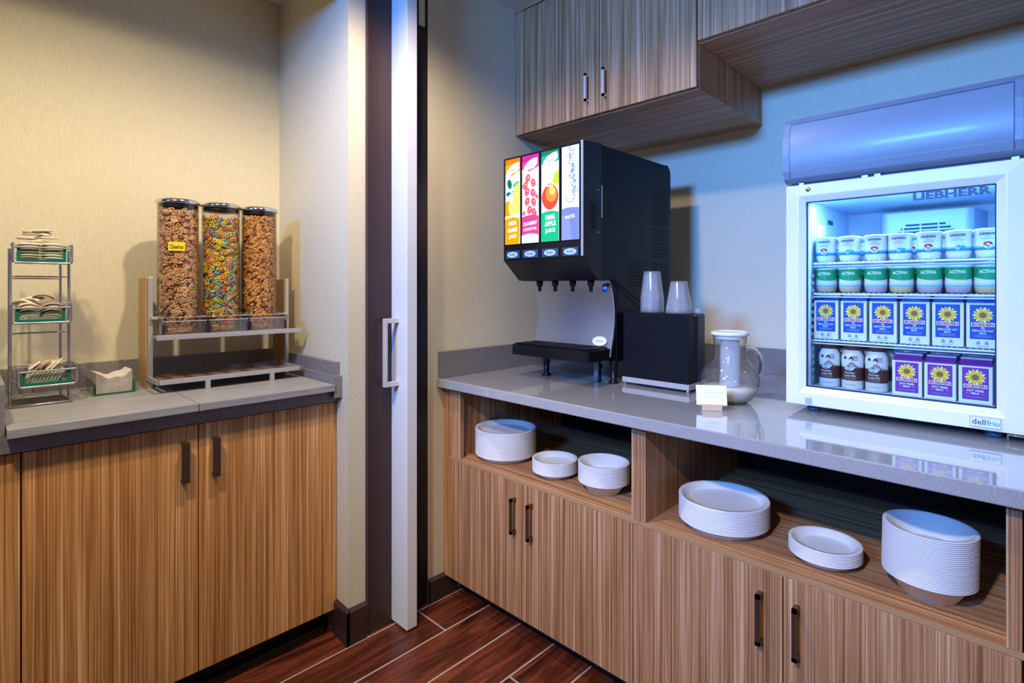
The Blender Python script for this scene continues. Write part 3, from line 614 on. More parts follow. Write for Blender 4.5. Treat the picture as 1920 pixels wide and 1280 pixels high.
stack('foam_plate', 0.207, 1.572, ZS, 25, 0.0042, 0.1255, 0.021, 0.102, 0.014, 'the leftmost tall stack under the counter', 'leftmost stack')
stack('small_foam_plate', 0.491, 1.548, ZS, 11, 0.0042, 0.0845, 0.020, 0.060, 0.012, 'the low stack beside the footed bowls', 'low stack of the left shelf')
stack('foam_bowl', 0.715, 1.540, ZS, 16, 0.0041, 0.0870, 0.040, 0.050, 0.010, 'the footed stack beside the centre post', 'bowl stack of the left shelf')
stack('foam_plate', 1.119, 1.566, ZS, 16, 0.0042, 0.1250, 0.022, 0.102, 0.014, 'the wide stack right of the centre post', 'wide stack of the right shelf')
stack('small_foam_plate', 1.390, 1.548, ZS, 8, 0.0042, 0.0830, 0.020, 0.060, 0.012, 'the lowest stack mid right shelf', 'lowest stack of the right shelf')
stack('foam_bowl', 1.602, 1.544, ZS, 27, 0.0042, 0.0885, 0.046, 0.050, 0.010, 'the tallest stack at the right end', 'tallest bowl stack', 0.02)

# ---------------------------------------------------------------- fridge
fg = thing('display_fridge', 'white countertop glass door fridge with grey lightbox top, lit inside', 'fridge', (1.497, 2.05, 0.913))
FX0, FX1, FY0, FY1 = 1.228, 1.766, 1.822, 2.36
FB, FT = 0.935, 1.80
b = MB(); wl = 0.044
b.box(FX0, FX0+wl, FY0, FY1, FB, 1.60, WHITEP); b.box(FX1-wl, FX1, FY0, FY1, FB, 1.60, WHITEP)
b.box(FX0+wl, FX1-wl, FY0, FY1, FB, 0.982, WHITEP); b.box(FX0+wl, FX1-wl, FY0, FY1, 1.560, 1.60, WHITEP); b.box(FX0+wl, FX1-wl, FY1-0.05, FY1, 0.982, 1.56, WHITEP)
b.box(FX0, FX1, FY0, FY1, 1.60, FT-0.01, WHITEP); b.build('cabinet_shell', fg)
# liner: inner faces, ribbed side walls
IX0, IX1, IY1 = FX0+wl+0.001, FX1-wl-0.001, FY1-0.052
b = MB(); b.box(IX0, IX0+0.003, FY0+0.004, IY1, 0.983, 1.559, LINER); b.box(IX1-0.003, IX1, FY0+0.004, IY1, 0.983, 1.559, LINER); b.box(IX0, IX1, IY1-0.003, IY1, 0.983, 1.559, LINER); b.box(IX0, IX1, FY0+0.004, IY1, 0.9825, 0.985, LINER); b.box(IX0, IX1, FY0+0.004, IY1, 1.5565, 1.5595, LINER)
b.prism(arc(1.30, 2.27, 0.02, R(90), R(180), 4)+[(IX0+0.003, 2.25), (IX0+0.003, IY1-0.003), (1.30, IY1-0.003)], 2, 0.985, 1.49, LINER)
lin = b.build('liner', fg)
b = MB(); 
for i in range(15):
    z = 1.005+i*0.0225
    b.box(IX0+0.003, IX0+0.008, 1.845, 1.865, z, z+0.010, LINER); b.box(IX0+0.003, IX0+0.008, 2.15, 2.17, z, z+0.010, LINER); b.box(IX1-0.006, IX1-0.003, 1.845, 1.865, z, z+0.010, LINER)
b.build('shelf_ladder', lin)
MB().box(IX0+0.003, IX0+0.012, 1.90, 1.97, 1.40, 1.49, WHITEP).build('control_box', lin, bevel=0.003)
MB().box(IX0+0.003, IX0+0.0042, 2.03, 2.09, 1.50, 1.515, mat('dark_blue_slot', (0.02, 0.06, 0.14), 0.5)).build('vent_slot', lin)
# evaporator cover bulging from the back wall with an arched grille
b = MB(); pts = [(1.375, IY1), (1.40, 2.185), (1.415, 2.17), (1.625, 2.17), (1.64, 2.185), (1.665, IY1)]
b.prism(pts, 2, 1.30, 1.535, LINER); ev = b.build('fan_cover', fg, bevel=0.006)
b = MB(); gm = plane_map((1.52, 2.1695, 1.385), (1, 0, 0), (0, 0, 1), (0, -1, 0)); dk = mat('grille_shadow', (0.01, 0.05, 0.12), 0.6)
for i in range(10):
    z = i*0.0115; half = 0.098*math.sqrt(max(0, 1-(z/0.122)**2))
    cols = [(-0.098, -0.060), (-0.056, -0.014), (-0.010, 0.032), (0.036, 0.074), (0.078, 0.098)]
    for (u0, u1) in cols:
        u0, u1 = max(u0, -half), min(u1, half)
        if u1-u0 > 0.004: b.rect(u0, u1, z, z+0.0062, gm, dk, 3)
b.build('fan_grille', ev)
# lamp behind the top rail
MB().box(1.29, 1.70, 1.832, 1.846, 1.5505, 1.5565, mat('cold_light_tube', (0.62, 0.84, 1.0), 0.3, emit=5.0)).build('light_tube', fg)
fl_ = lamp('fridge_light', 'AREA', (1.495, 1.86, 1.548), 6.5, (0.20, 0.50, 1.0), aim=(1.495, 1.95, 1.0), shape='RECTANGLE', size=0.40, size_y=0.03)
# wire shelves
def wire_shelf(z):
    s_ = MB(); wm = mat('white_coated_wire', (0.70, 0.76, 0.80), 0.35)
    for y in (1.838, 1.98, 2.12): s_.tube([(IX0+0.012, y, z), (IX1-0.012, y, z)], 0.0030, wm, 6)
    s_.tube([(IX0+0.012, 1.838, z-0.008), (IX1-0.012, 1.838, z-0.008)], 0.0022, wm, 6)
    for i in range(34):
        x = IX0+0.016+i*(IX1-IX0-0.032)/33; s_.tube([(x, 1.836, z+0.0035), (x, 2.16, z+0.0035)], 0.0013, wm, 5)
    return s_.build('wire_shelf', fg)
S1, S2, S3, S0 = 1.361, 1.268, 1.126, 0.9856
for z in (S1, S2, S3): wire_shelf(z)
# door
dr = MB(); gx0, gx1, gz0, gz1 = 1.2825, 1.7080, 0.9915, 1.5445
y0, y1 = 1.766, 1.818
O = [(1.2285, 0.937), (1.7655, 0.937), (1.7655, 1.597), (1.2285, 1.597)]; I_ = [(gx0-0.018, gz0-0.018), (gx1+0.018, gz0-0.018), (gx1+0.018, gz1+0.018), (gx0-0.018, gz1+0.018)]; J_ = [(gx0, gz0), (gx1, gz0), (gx1, gz1), (gx0, gz1)]
vs = [(x, y0, z) for x, z in O]+[(x, y0-0.003, z) for x, z in I_]+[(x, y0+0.007, z) for x, z in J_]+[(x, y1, z) for x, z in J_]+[(x, y1, z) for x, z in O]
fs = []
for k in range(4):
    for i in range(4): fs.append((k*4+i, k*4+(i+1) % 4, (k+1)*4+(i+1) % 4, (k+1)*4+i))
for i in range(4): fs.append((16+i, 16+(i+1) % 4, (i+1) % 4, i))
dr.add(vs, fs, WHITEP); door = dr.build('door', fg, bevel=0.002)
b = MB(); b.box(gx0-0.004, gx1+0.004, y0+0.0075, y0+0.0095, gz0-0.004, gz1+0.004, GLASS); b.build('door_glass', door)
gk = MB(); dg = mat('dark_gasket', (0.01, 0.03, 0.07), 0.5)
gk.box(gx0, gx0+0.004, y0+0.011, y0+0.016, gz0, gz1, dg); gk.box(gx1-0.003, gx1, y0+0.011, y0+0.016, gz0, gz1, dg); gk.box(gx0, gx1, y0+0.011, y0+0.016, gz1-0.003, gz1, dg); gk.box(gx0, gx1, y0+0.011, y0+0.016, gz0, gz0+0.004, dg)
gk.build('gasket', door)
b = MB(); mL = plane_map((1.6215, y0+0.0068, 1.5300), (1, 0, 0), (0, 0, 1), (0, -1, 0)); b.word('LIEBHERR', 0, 0, 0.0205, mL, mat('logo_blue_grey', (0.04, 0.10, 0.22), 0.5), 1, 0.158, 0.045); b.build('logo', door)
b = MB(); mD = plane_map((1.688, y0-0.0036, 0.9565), (1, 0, 0), (0, 0, 1), (0, -1, 0)); b.rect(-0.029, 0.029, -0.0125, 0.0125, mD, mat('badge_line', (0.25, 0.38, 0.50), 0.4), 1); b.rect(-0.028, 0.028, -0.0115, 0.0115, mD, WHITEP, 2)
b.word('dell', -0.012, 0, 0.0135, mD, mat('badge_navy', (0.05, 0.15, 0.32), 0.4), 3, 0.026, 0.02); b.word('frio', 0.0145, 0, 0.0135, mD, mat('badge_cyan', (0.03, 0.42, 0.62), 0.4), 3, 0.024, 0.02); b.build('badge', door)
b = MB(); mG = plane_map((1.2915, y0-0.0034, 0.952), (1, 0, 0), (0, 0, 1), (0, -1, 0)); b.rect(-0.0085, 0.0085, -0.0085, 0.0085, mG, mat('badge_grey_blue', (0.38, 0.46, 0.58), 0.4), 1); b.build('emblem', door)
b = MB(); b.lathe([(0, 0), (0.007, 0), (0.007, 0.002), (0.0055, 0.003), (0, 0.003)], 0, 0, CHROME, 18); lk = b.build('lock', door, off=(0, 0, 0)); lk.matrix_local = Matrix.Translation((1.290-1.497, y0-2.05, 1.5805-0.913)) @ Matrix.Rotation(R(90), 4, 'X')
MB().box(1.2215, 1.2285, 1.772, 1.80, 1.200, 1.338, mat('grip_grey', (0.42, 0.46, 0.52), 0.4)).build('door_grip', door, bevel=0.003)
# lightbox canopy with softly bowed front
prof = [(1.782, 1.606), (1.762, 1.616), (1.752, 1.64), (1.748, 1.69), (1.752, 1.74), (1.766, 1.785), (1.784, 1.802), (1.822, 1.805), (1.822, 1.606)]
b = MB(); b.prism(prof, 0, 1.224, 1.757, GREYP); can = b.build('canopy', fg, bevel=0.004)
fy = [(1.7612, 1.618), (1.7545, 1.634), (1.7495, 1.66), (1.7478, 1.69), (1.7500, 1.727), (1.7585, 1.764), (1.7650, 1.781)]
b = MB(); n = len(fy); b.add([(1.243, y-0.0012, z) for y, z in fy]+[(1.741, y-0.0012, z) for y, z in fy], [(i, i+1, n+i+1, n+i) for i in range(n-1)], mat('silver_grey_face', (0.20, 0.285, 0.38), 0.36, coat=0.05), True)
ln = mat('panel_line', (0.05, 0.07, 0.12), 0.5)
for x in (1.243, 1.7395): b.add([(x, y-0.0018, z) for y, z in fy]+[(x+0.0012, y-0.0018, z) for y, z in fy], [(i, n+i, n+i+1, i+1) for i in range(n-1)], ln)
b.add([(1.243, 1.7628, 1.7805), (1.741, 1.7628, 1.7805), (1.741, 1.7632, 1.7835), (1.243, 1.7632, 1.7835)], [(0, 1, 2, 3)], ln)
b.build('canopy_face', can)
MB().box(1.240, 1.755, 1.788, 1.82, 1.5985, 1.606, dg).build('hinge_gap', fg)
for x in (1.262, 1.425, 1.455, 1.735): MB().box(x, x+0.014, 1.776, 1.789, 1.598, 1.6045, ALU).build('hinge_clip', fg)
for x in (1.29, 1.700):
    for y in (1.828, 2.30): MB().lathe([(0, 0.9134), (0.016, 0.9134), (0.018, 0.917), (0.018, 0.926), (0.010, 0.929), (0.010, 0.935), (0, 0.935)], x, y, mat('blue_grey_foot', (0.05, 0.12, 0.22), 0.3), 20).build('foot', fg)
MB().tube([(1.728, 1.80, 0.916), (1.728, 1.79, 0.929), (1.762, 1.79, 0.929), (1.762, 1.81, 0.916)], 0.003, CHROME, 6).build('bracket', fg)

# ---------------------------------------------------------------- goods in the fridge
YW = mat('yoghurt_white', (0.82, 0.82, 0.82), 0.35); YBL = mat('label_blue', (0.03, 0.20, 0.55), 0.4); YLB = mat('label_sky', (0.25, 0.52, 0.75), 0.4); INK = mat('navy_ink', (0.02, 0.03, 0.10), 0.5); RED = mat('label_red', (0.62, 0.02, 0.06), 0.4); TEAL = mat('label_teal', (0.02, 0.34, 0.42), 0.4)
AG = mat('label_green', (0.0, 0.34, 0.12), 0.4); PEACH = mat('peach_yoghurt', (0.75, 0.45, 0.28), 0.45); PINKY = mat('pink_yoghurt', (0.62, 0.40, 0.42), 0.45); LID = mat('foil_lid', (0.60, 0.62, 0.64), 0.3, metal=0.4); WINK = mat('white_ink', (0.88, 0.90, 0.90), 0.45)
FA = R(-90)
def dannon(kind):
    t = bpy.data.objects.new('yoghurt_cup', None); COL.objects.link(t); t['_o'] = (0, 0, 0)
    b = MB().lathe([(0, 0), (0.020, 0), (0.0245, 0.004), (0.0275, 0.018), (0.0285, 0.030), (0.0285, 0.073), (0.0295, 0.0735), (0.0295, 0.0755), (0.0, 0.0755)], 0, 0, YW, 28); b.build('cup', t)
    MB().lathe([(0.0290, 0.0757), (0.0288, 0.0765), (0, 0.0765)], 0, 0, LID, 28).build('lid', t)
    mp = cyl_map(0, 0, 0.0287, 0, FA); q = MB()
    q.lathe([(0.0288, 0.0205), (0.0290, 0.0275)], 0, 0, YBL, 28); q.lathe([(0.0289, 0.0275), (0.0289, 0.0315)], 0, 0, YLB, 28)
    q.word('DANNON', 0, 0.0625, 0.0072, mp, INK, 1, 0.034, 0.04)
    q.rect(-0.006, 0.006, 0.0545, 0.0555, mp, RED, 1, 4); 
    for k in range(6): q.disc(-0.011+k*0.0044, 0.0495, 0.0018, 0.0012, mp, TEAL, 1, 8)
    if kind == 0:
        q.disc(0.001, 0.030, 0.0078, 0.006, mp, YW, 2, 16); q.disc(0.001, 0.0365, 0.0095, 0.0055, mp, RED, 3, 16)
    else:
        q.disc(0.001, 0.029, 0.006, 0.006, mp, YLB, 2, 14); q.disc(0.003, 0.033, 0.004, 0.003, mp, TEAL, 3, 10); q.disc(0.012, 0.031, 0.006, 0.004, mp, TEAL, 2, 10)
    q.build('label_print', t); return t
def activia(fill):
    t = bpy.data.objects.new('yoghurt_cup', None); COL.objects.link(t); t['_o'] = (0, 0, 0)
    b = MB().lathe([(0, 0), (0.021, 0), (0.0265, 0.005), (0.0285, 0.016), (0.029, 0.0175)], 0, 0, fill, 28); b.lathe([(0.029, 0.0175), (0.029, 0.071), (0.030, 0.0715), (0.030, 0.0735), (0, 0.0735)], 0, 0, YW, 28); b.build('cup', t)
    MB().lathe([(0.0295, 0.0737), (0.0293, 0.0745), (0, 0.0745)], 0, 0, LID, 28).build('lid', t)
    q = MB(); mp = cyl_map(0, 0, 0.0291, 0, FA)
    n = 28; vs = []; fs = []
    for i in range(n+1):
        a = -math.pi*0.85+1.7*math.pi*i/n; u = a*0.0291; low = 0.036+0.010*(1-math.cos(a*0.9-0.3))
        vs += [mp(u, low, 0.0002), mp(u, 0.0695, 0.0002)]
    for i in range(n): fs.append((2*i, 2*i+2, 2*i+3, 2*i+1))
    q.add(vs, fs, AG); q.lathe([(0.0292, 0.0185), (0.0292, 0.0215)], 0, 0, TEAL, 28); q.lathe([(0.0292, 0.0235), (0.0292, 0.0255)], 0, 0, YLB, 28)
    q.word('ACTIVIA', 0, 0.0580, 0.0090, mp, WINK, 2, 0.037, 0.03); q.build('label_print', t); return t
def carton(w_, hh, d, col, lines, nm):
    t = bpy.data.objects.new('milk_carton', None); COL.objects.link(t); t['_o'] = (0, 0, 0)
    pw_ = mat('carton_white', (0.80, 0.82, 0.84), 0.5)
    b = MB(); x = w_/2; b.box(-x, x, -d/2, d/2, 0, hh, pw_); b.build('carton_body', t, bevel=0.002)
    b = MB(); b.prism([(-d/2, hh), (d/2, hh), (0.004, hh+0.014), (-0.004, hh+0.014)], 0, -x+0.002, x-0.002, col); b.box(-x+0.002, x-0.002, -0.0012, 0.0012, hh+0.012, hh+0.019, pw_); b.build('folded_top', t)
    mp = plane_map((0, -d/2-0.0003, 0), (1, 0, 0), (0, 0, 1), (0, -1, 0)); q = MB()
    z0, z1 = hh*0.20 if lines == 'blue' else hh*0.10, hh*0.955
    q.rect(-x*0.78, x*0.78, z0, z1, mp, col, 0)
    H_ = z1-z0; cy = z1-H_*0.30; rr = x*0.56
    ye = mat('petal_yellow', (0.88, 0.58, 0.02), 0.5); yp = mat('petal_pale', (0.90, 0.80, 0.35), 0.5); br = mat('flower_brown', (0.30, 0.13, 0.05), 0.5)
    for k in range(14):
        a = 2*math.pi*k/14; q.disc(rr*0.78*math.cos(a), cy+rr*0.78*math.sin(a), rr*0.36, rr*0.17, mp, yp if k % 2 else ye, 1+k % 2, 10, a)
    q.disc(0, cy, rr*0.70, rr*0.70, mp, ye, 3, 20); q.disc(0, cy, rr*0.40, rr*0.40, mp, br, 4, 18)
    zb = z1-H_*0.575; rd = mat('carton_red', (0.60, 0.03, 0.08), 0.5)
    q.rect(-x*0.70, x*0.70, zb-H_*0.055, zb+H_*0.055, mp, WINK, 5); q.word('BORDEN', 0, zb, H_*0.085, mp, rd, 6, x*1.30, 0.05)
    if lines == 'blue':
        q.word('2%', 0, z1-H_*0.675, H_*0.055, mp, WINK, 2, None, 0.03); q.word('REDUCED FAT', 0, z1-H_*0.755, H_*0.055, mp, WINK, 2, x*1.25, 0.02); q.word('MILK', 0, z1-H_*0.83, H_*0.048, mp, WINK, 2, x*0.44, 0.02)
        for k in range(2):
            q.rect(-x*0.5, x*0.5, z1-H_*(0.90+k*0.04), z1-H_*(0.89+k*0.04), mp, mat('pale_blue_ink', (0.35, 0.50, 0.75), 0.5), 2)
        gi = mat('grey_ink', (0.30, 0.36, 0.42), 0.6)
        for s_ in (-0.28, 0.22): q.poly([(x*(s_-0.16), z0*0.42), (x*(s_+0.16), z0*0.42), (x*(s_+0.08), z0*0.72), (x*s_, z0*0.85), (x*(s_-0.08), z0*0.72)], mp, gi, 1)
        q.rect(-x*0.35, x*0.35, z0*0.2, z0*0.26, mp, gi, 1)
    else:
        q.word('FAT FREE', 0, z1-H_*0.715, H_*0.06, mp, WINK, 2, x*0.98, 0.03); q.word('MILK', 0, z1-H_*0.80, H_*0.055, mp, WINK, 2, x*0.50, 0.03)
        for s_ in (-1, 1): q.rect(s_*x*0.45-x*0.1, s_*x*0.45+x*0.1, z1-H_*0.803, z1-H_*0.797, mp, WINK, 2)
        q.rect(-x*0.55, x*0.55, z1-H_*0.92, z1-H_*0.91, mp, mat('lilac_ink', (0.55, 0.40, 0.70), 0.5), 2)
    q.build('label_print', t); return t
def bottle():
    t = bpy.data.objects.new('milk_bottle', None); COL.objects.link(t); t['_o'] = (0, 0, 0)
    bw = mat('bottle_white', (0.74, 0.72, 0.70), 0.35); cb = mat('chocolate_brown', (0.085, 0.022, 0.02), 0.45)
    b = MB().lathe([(0, 0), (0.026, 0), (0.0285, 0.003), (0.0285, 0.070), (0.0295, 0.085), (0.0285, 0.098), (0.0235, 0.110), (0.0205, 0.114), (0.0205, 0.119), (0, 0.119)], 0, 0, bw, 28); b.build('bottle_body', t)
    MB().lathe([(0.0215, 0.116), (0.0222, 0.117), (0.0222, 0.131), (0.0205, 0.1325), (0, 0.1325)], 0, 0, mat('maroon_cap', (0.10, 0.02, 0.025), 0.4), 28).build('cap', t)
    mp = cyl_map(0, 0, 0.0287, 0, FA); q = MB()
    q.lathe([(0.0288, 0.026), (0.0288, 0.064)], 0, 0, cb, 28)
    for k in range(9):
        u = -0.028+k*0.007; q.poly([(u, 0.064), (u+0.0042, 0.064), (0.003+(u-0.003)*0.3+0.001, 0.083), (0.003+(u-0.003)*0.3, 0.083)], mp, cb, 2)
    for k in range(4): q.rect(0.004, 0.020, 0.086+k*0.004, 0.0875+k*0.004, mp, cb, 3, 4)
    q.disc(-0.014, 0.091, 0.0045, 0.007, mp, cb, 2, 12); q.poly([(-0.003, 0.086), (0.008, 0.086), (0.008, 0.093), (0.0025, 0.099), (-0.003, 0.093)], mp, cb, 3)
    q.disc(-0.003, 0.064, 0.0135, 0.0085, mp, bw, 4, 18); q.disc(-0.003, 0.064, 0.0110, 0.0055, mp, mat('crest_teal', (0.20, 0.38, 0.42), 0.5), 5, 16); q.rect(-0.010, 0.004, 0.0625, 0.0650, mp, WINK, 6, 3)
    q.word('Chocolate', -0.003, 0.0495, 0.0062, mp, WINK, 3, 0.027); q.word('Lowfat Milk', -0.002, 0.0405, 0.0060, mp, WINK, 3, 0.031)
    for k in range(2): q.rect(-0.018, 0.014, 0.0335-k*0.004, 0.0345-k*0.004, mp, mat('pale_brown_ink', (0.45, 0.30, 0.28), 0.5), 3, 6)
    q.rect(-0.016, 0.014, 0.0125, 0.0140, mp, mat('grey_ink', (0.30, 0.36, 0.42), 0.6), 2, 6); q.build('label_print', t); return t
def put(proto, used, loc, label, cat, group):
    o = proto if not used else dup(proto, loc)
    o.location = loc; o['_o'] = loc; o['label'] = label; o['category'] = cat; o['group'] = group
    return o
ORD = ['first', 'second', 'third', 'fourth', 'fifth', 'sixth', 'seventh']
yx = [1.3085, 1.3715, 1.4395, 1.4975, 1.5645, 1.627, 1.6875]
pA, pB = dannon(0), dannon(1); uA = uB = False
zt = S1+0.005
for i, x in enumerate(yx):
    red = i in (0, 2, 4, 6)
    put(pA if red else pB, uA if red else uB, (x, 1.882, zt), '%s yoghurt cup from the left in front row of top fridge shelf, %s' % (ORD[i], 'red fruit label' if red else 'blue fruit label'), 'yoghurt', 'white yoghurt cups on the top fridge shelf')
    if red: uA = True
    else: uB = True
for i, x in enumerate(yx[:6]):
    o = dup(pA if i in (0, 3) else pB, (x+0.020, 1.948, zt), 'white yoghurt cup in the back row of the top fridge shelf', 'white yoghurt cups on the top fridge shelf'); o['category'] = 'yoghurt'
pP, pK, pO = activia(PEACH), activia(PINKY), activia(mat('orange_yoghurt', (0.78, 0.50, 0.22), 0.45)); used = {}
zt = S2+0.005
for i, x in enumerate([1.310, 1.3735, 1.4395, 1.501, 1.565, 1.627, 1.6875]):
    p = (pP, pP, pK, pO, pK, pK, pO)[i]; nm = {id(pP): 'peach', id(pK): 'pink', id(pO): 'orange'}[id(p)]
    put(p, id(p) in used, (x, 1.882, zt), '%s green yoghurt cup from the left in front row of second fridge shelf, %s yoghurt' % (ORD[i], nm), 'yoghurt', 'green yoghurt cups on the second fridge shelf'); used[id(p)] = 1
for i, x in enumerate([1.310, 1.374, 1.440, 1.502, 1.566, 1.630]):
    o = dup(pK, (x+0.012, 1.950, zt), 'green yoghurt cup in the back row of the second fridge shelf', 'green yoghurt cups on the second fridge shelf'); o['category'] = 'yoghurt'
BLUE = mat('carton_blue', (0.012, 0.07, 0.42), 0.45); PURP = mat('carton_purple', (0.20, 0.035, 0.36), 0.45)
pM = carton(0.0665, 0.118, 0.066, BLUE, 'blue', 'b'); zt = S3+0.005
for i, x in enumerate([1.3155, 1.3885, 1.4615, 1.535, 1.607, 1.6785]):
    put(pM, i > 0, (x, 1.884, zt), '%s blue milk carton from the left, front row of the third fridge shelf' % ORD[i], 'milk carton', 'blue milk cartons on the third fridge shelf')
for i, x in enumerate([1.3155, 1.3885, 1.4615, 1.535, 1.607, 1.6785]):
    o = dup(pM, (x, 1.956, zt), 'blue milk carton in the back row of the third fridge shelf', 'blue milk cartons on the third fridge shelf'); o['category'] = 'milk carton'
pU = carton(0.0680, 0.098, 0.068, PURP, 'purple', 'p')
for r in range(3):
    for i, x in enumerate([1.5175, 1.5905, 1.6635]):
        y = 1.886+r*0.073
        lab = '%s purple milk carton from the left, front row on the fridge floor' % ORD[i] if r == 0 else 'purple milk carton behind the %s one of the front row' % ORD[i]
        put(pU, r+i > 0, (x, y, S0), lab, 'milk carton', 'purple milk cartons on the fridge floor')
pb = bottle()
for r in range(2):
    for i, x in enumerate([1.319, 1.3805, 1.4415]):
        lab = '%s chocolate milk bottle from the left, front row on the fridge floor' % ORD[i] if r == 0 else 'chocolate milk bottle behind the %s front one' % ORD[i]
        put(pb, r+i > 0, (x+r*0.010, 1.880+r*0.063, S0), lab, 'bottle', 'chocolate milk bottles on the fridge floor')

# ---------------------------------------------------------------- cereal dispenser
cs = thing('cereal_dispenser', 'triple cereal dispenser on silver stand with oak side boards in the alcove', 'cereal dispenser', (-0.42, 0.70, SZ))
MB().box(-0.560, -0.452, 0.448, 0.466, SZ, 1.322, WOAK).build('side_board', cs, bevel=0.001)
MB().box(-0.560, -0.452, 0.930, 0.946, SZ, 1.322, WOAK).build('side_board', cs, bevel=0.001)
for y in (0.462, 0.940): MB().box(-0.4515, -0.439, y-0.008, y+0.006, SZ, 1.325, ALU).build('post', cs, bevel=0.001)
MB().box(-0.560, -0.330, 0.468, 0.929, 1.112, 1.118, ALU).build('shelf', cs)
MB().box(-0.334, -0.326, 0.455, 0.948, 1.110, 1.127, ALU).build('shelf_lip', cs, bevel=0.001)
for y in (0.470, 0.928): MB().box(-0.438, -0.420, y-0.010, y+0.010, 1.176, 1.186, ALU).build('bracket', cs, bevel=0.001)
tr = MB(); tr.box(-0.50, -0.290, 0.470, 0.928, 0.966, 0.971, mat('wood_print_tray', (0.30, 0.16, 0.10), 0.3)); tr.box(-0.296, -0.288, 0.450, 0.930, 0.965, 0.981, ALU); tr.box(-0.45, -0.288, 0.448, 0.454, 0.965, 0.981, ALU); tr.box(-0.45, -0.288, 0.926, 0.932, 0.965, 0.981, ALU)
ty = tr.build('drip_tray', cs, bevel=0.0008)
b = MB()
for i in range(7): b.box(-0.48, -0.305, 0.490+i*0.063, 0.512+i*0.063, 0.9714, 0.9724, mat('dark_tray_slat', (0.13, 0.06, 0.045), 0.3))
b.build('tray_slat', ty)
MB().box(-0.30, -0.298, 0.500, 0.925, 0.981, 1.010, ACRYL).build('tray_guard', cs)
for y in (0.600, 0.820): MB().box(-0.298, -0.288, y-0.008, y+0.008, SZ, 0.966, ALU).build('leg', cs, bevel=0.001)
TY = [0.543, 0.684, 0.823]; TX = -0.430; TR = 0.0640
def rings(cols, n, z0, z1, rad, rr, seed, flakes=False):
    rn = random.Random(seed); b = MB(); vsr = []
    M1, M2 = 9, 5
    def ring(c, nx, ny, nz, m, s):
        d = Vector((nx, ny, nz)).normalized(); u = d.orthogonal().normalized(); v = d.cross(u); vs = []; fs = []
        for i in range(M1):
            a = 2*math.pi*i/M1; o = u*math.cos(a)+v*math.sin(a)
            for j in range(M2):
                q = 2*math.pi*j/M2; vs.append(c+o*(s*(0.71+0.29*math.cos(q)))+d*(s*0.32*math.sin(q)))
        for i in range(M1):
            for j in range(M2): fs.append((i*M2+j, i*M2+(j+1) % M2, ((i+1) % M1)*M2+(j+1) % M2, ((i+1) % M1)*M2+j))
        b.add(vs, fs, m, True)
    def flake(c, d, m, s):
        d = d.normalized(); u = d.orthogonal().normalized(); v = d.cross(u); a0 = rn.random()*6; vs = [c+d*s*0.25]; k = 6
        for i in range(k):
            a = a0+2*math.pi*i/k; q = s*rn.uniform(0.75, 1.25); vs.append(c+u*q*math.cos(a)+v*q*math.sin(a)*0.8+d*s*rn.uniform(-0.35, 0.15))
        b.add(vs, [(0, 1+i, 1+(i+1) % k) for i in range(k)], m, False)
    for i in range(n):
        a = rn.random()*2*math.pi; z = z0+(z1-z0)*rn.random(); q = rad-abs(rn.gauss(0, 0.0018))-rr*0.35
        c = Vector((q*math.cos(a), q*math.sin(a), z)); nrm = Vector((math.cos(a)+rn.gauss(0, 0.30), math.sin(a)+rn.gauss(0, 0.30), rn.gauss(0, 0.38)))
        m = cols[min(int(rn.random()*len(cols)), len(cols)-1)] if not isinstance(cols[0], tuple) else None
        s = rr*rn.uniform(0.9, 1.12)
        flake(c, nrm, m, s) if flakes else ring(c, nrm.x, nrm.y, nrm.z, m, s)
    return b
OAT = [mat('oat_ring', (0.78, 0.46, 0.20), 0.7), mat('oat_ring_pale', (0.84, 0.54, 0.26), 0.7), mat('oat_ring_toasted', (0.66, 0.34, 0.13), 0.7)]
FRU = [mat('fruit_ring_yellow', (0.95, 0.64, 0.03), 0.65), mat('fruit_ring_amber', (0.95, 0.50, 0.03), 0.65), mat('fruit_ring_orange', (0.92, 0.27, 0.04), 0.65), mat('fruit_ring_green', (0.42, 0.62, 0.07), 0.65), mat('fruit_ring_lime', (0.70, 0.75, 0.12), 0.65), mat('fruit_ring_blue', (0.20, 0.36, 0.48), 0.65), mat('fruit_ring_red', (0.80, 0.15, 0.13), 0.65), mat('fruit_ring_teal', (0.22, 0.50, 0.42), 0.65)]
FLK = [mat('bran_flake', (0.66, 0.32, 0.07), 0.65), mat('bran_flake_light', (0.74, 0.39, 0.10), 0.65), mat('bran_flake_dark', (0.52, 0.22, 0.045), 0.65)]
BERRY = mat('dried_berry', (0.66, 0.05, 0.08), 0.6)
NAMES = [('tan oat rings', OAT), ('coloured fruit rings', FRU), ('bran flakes with red berries', FLK)]
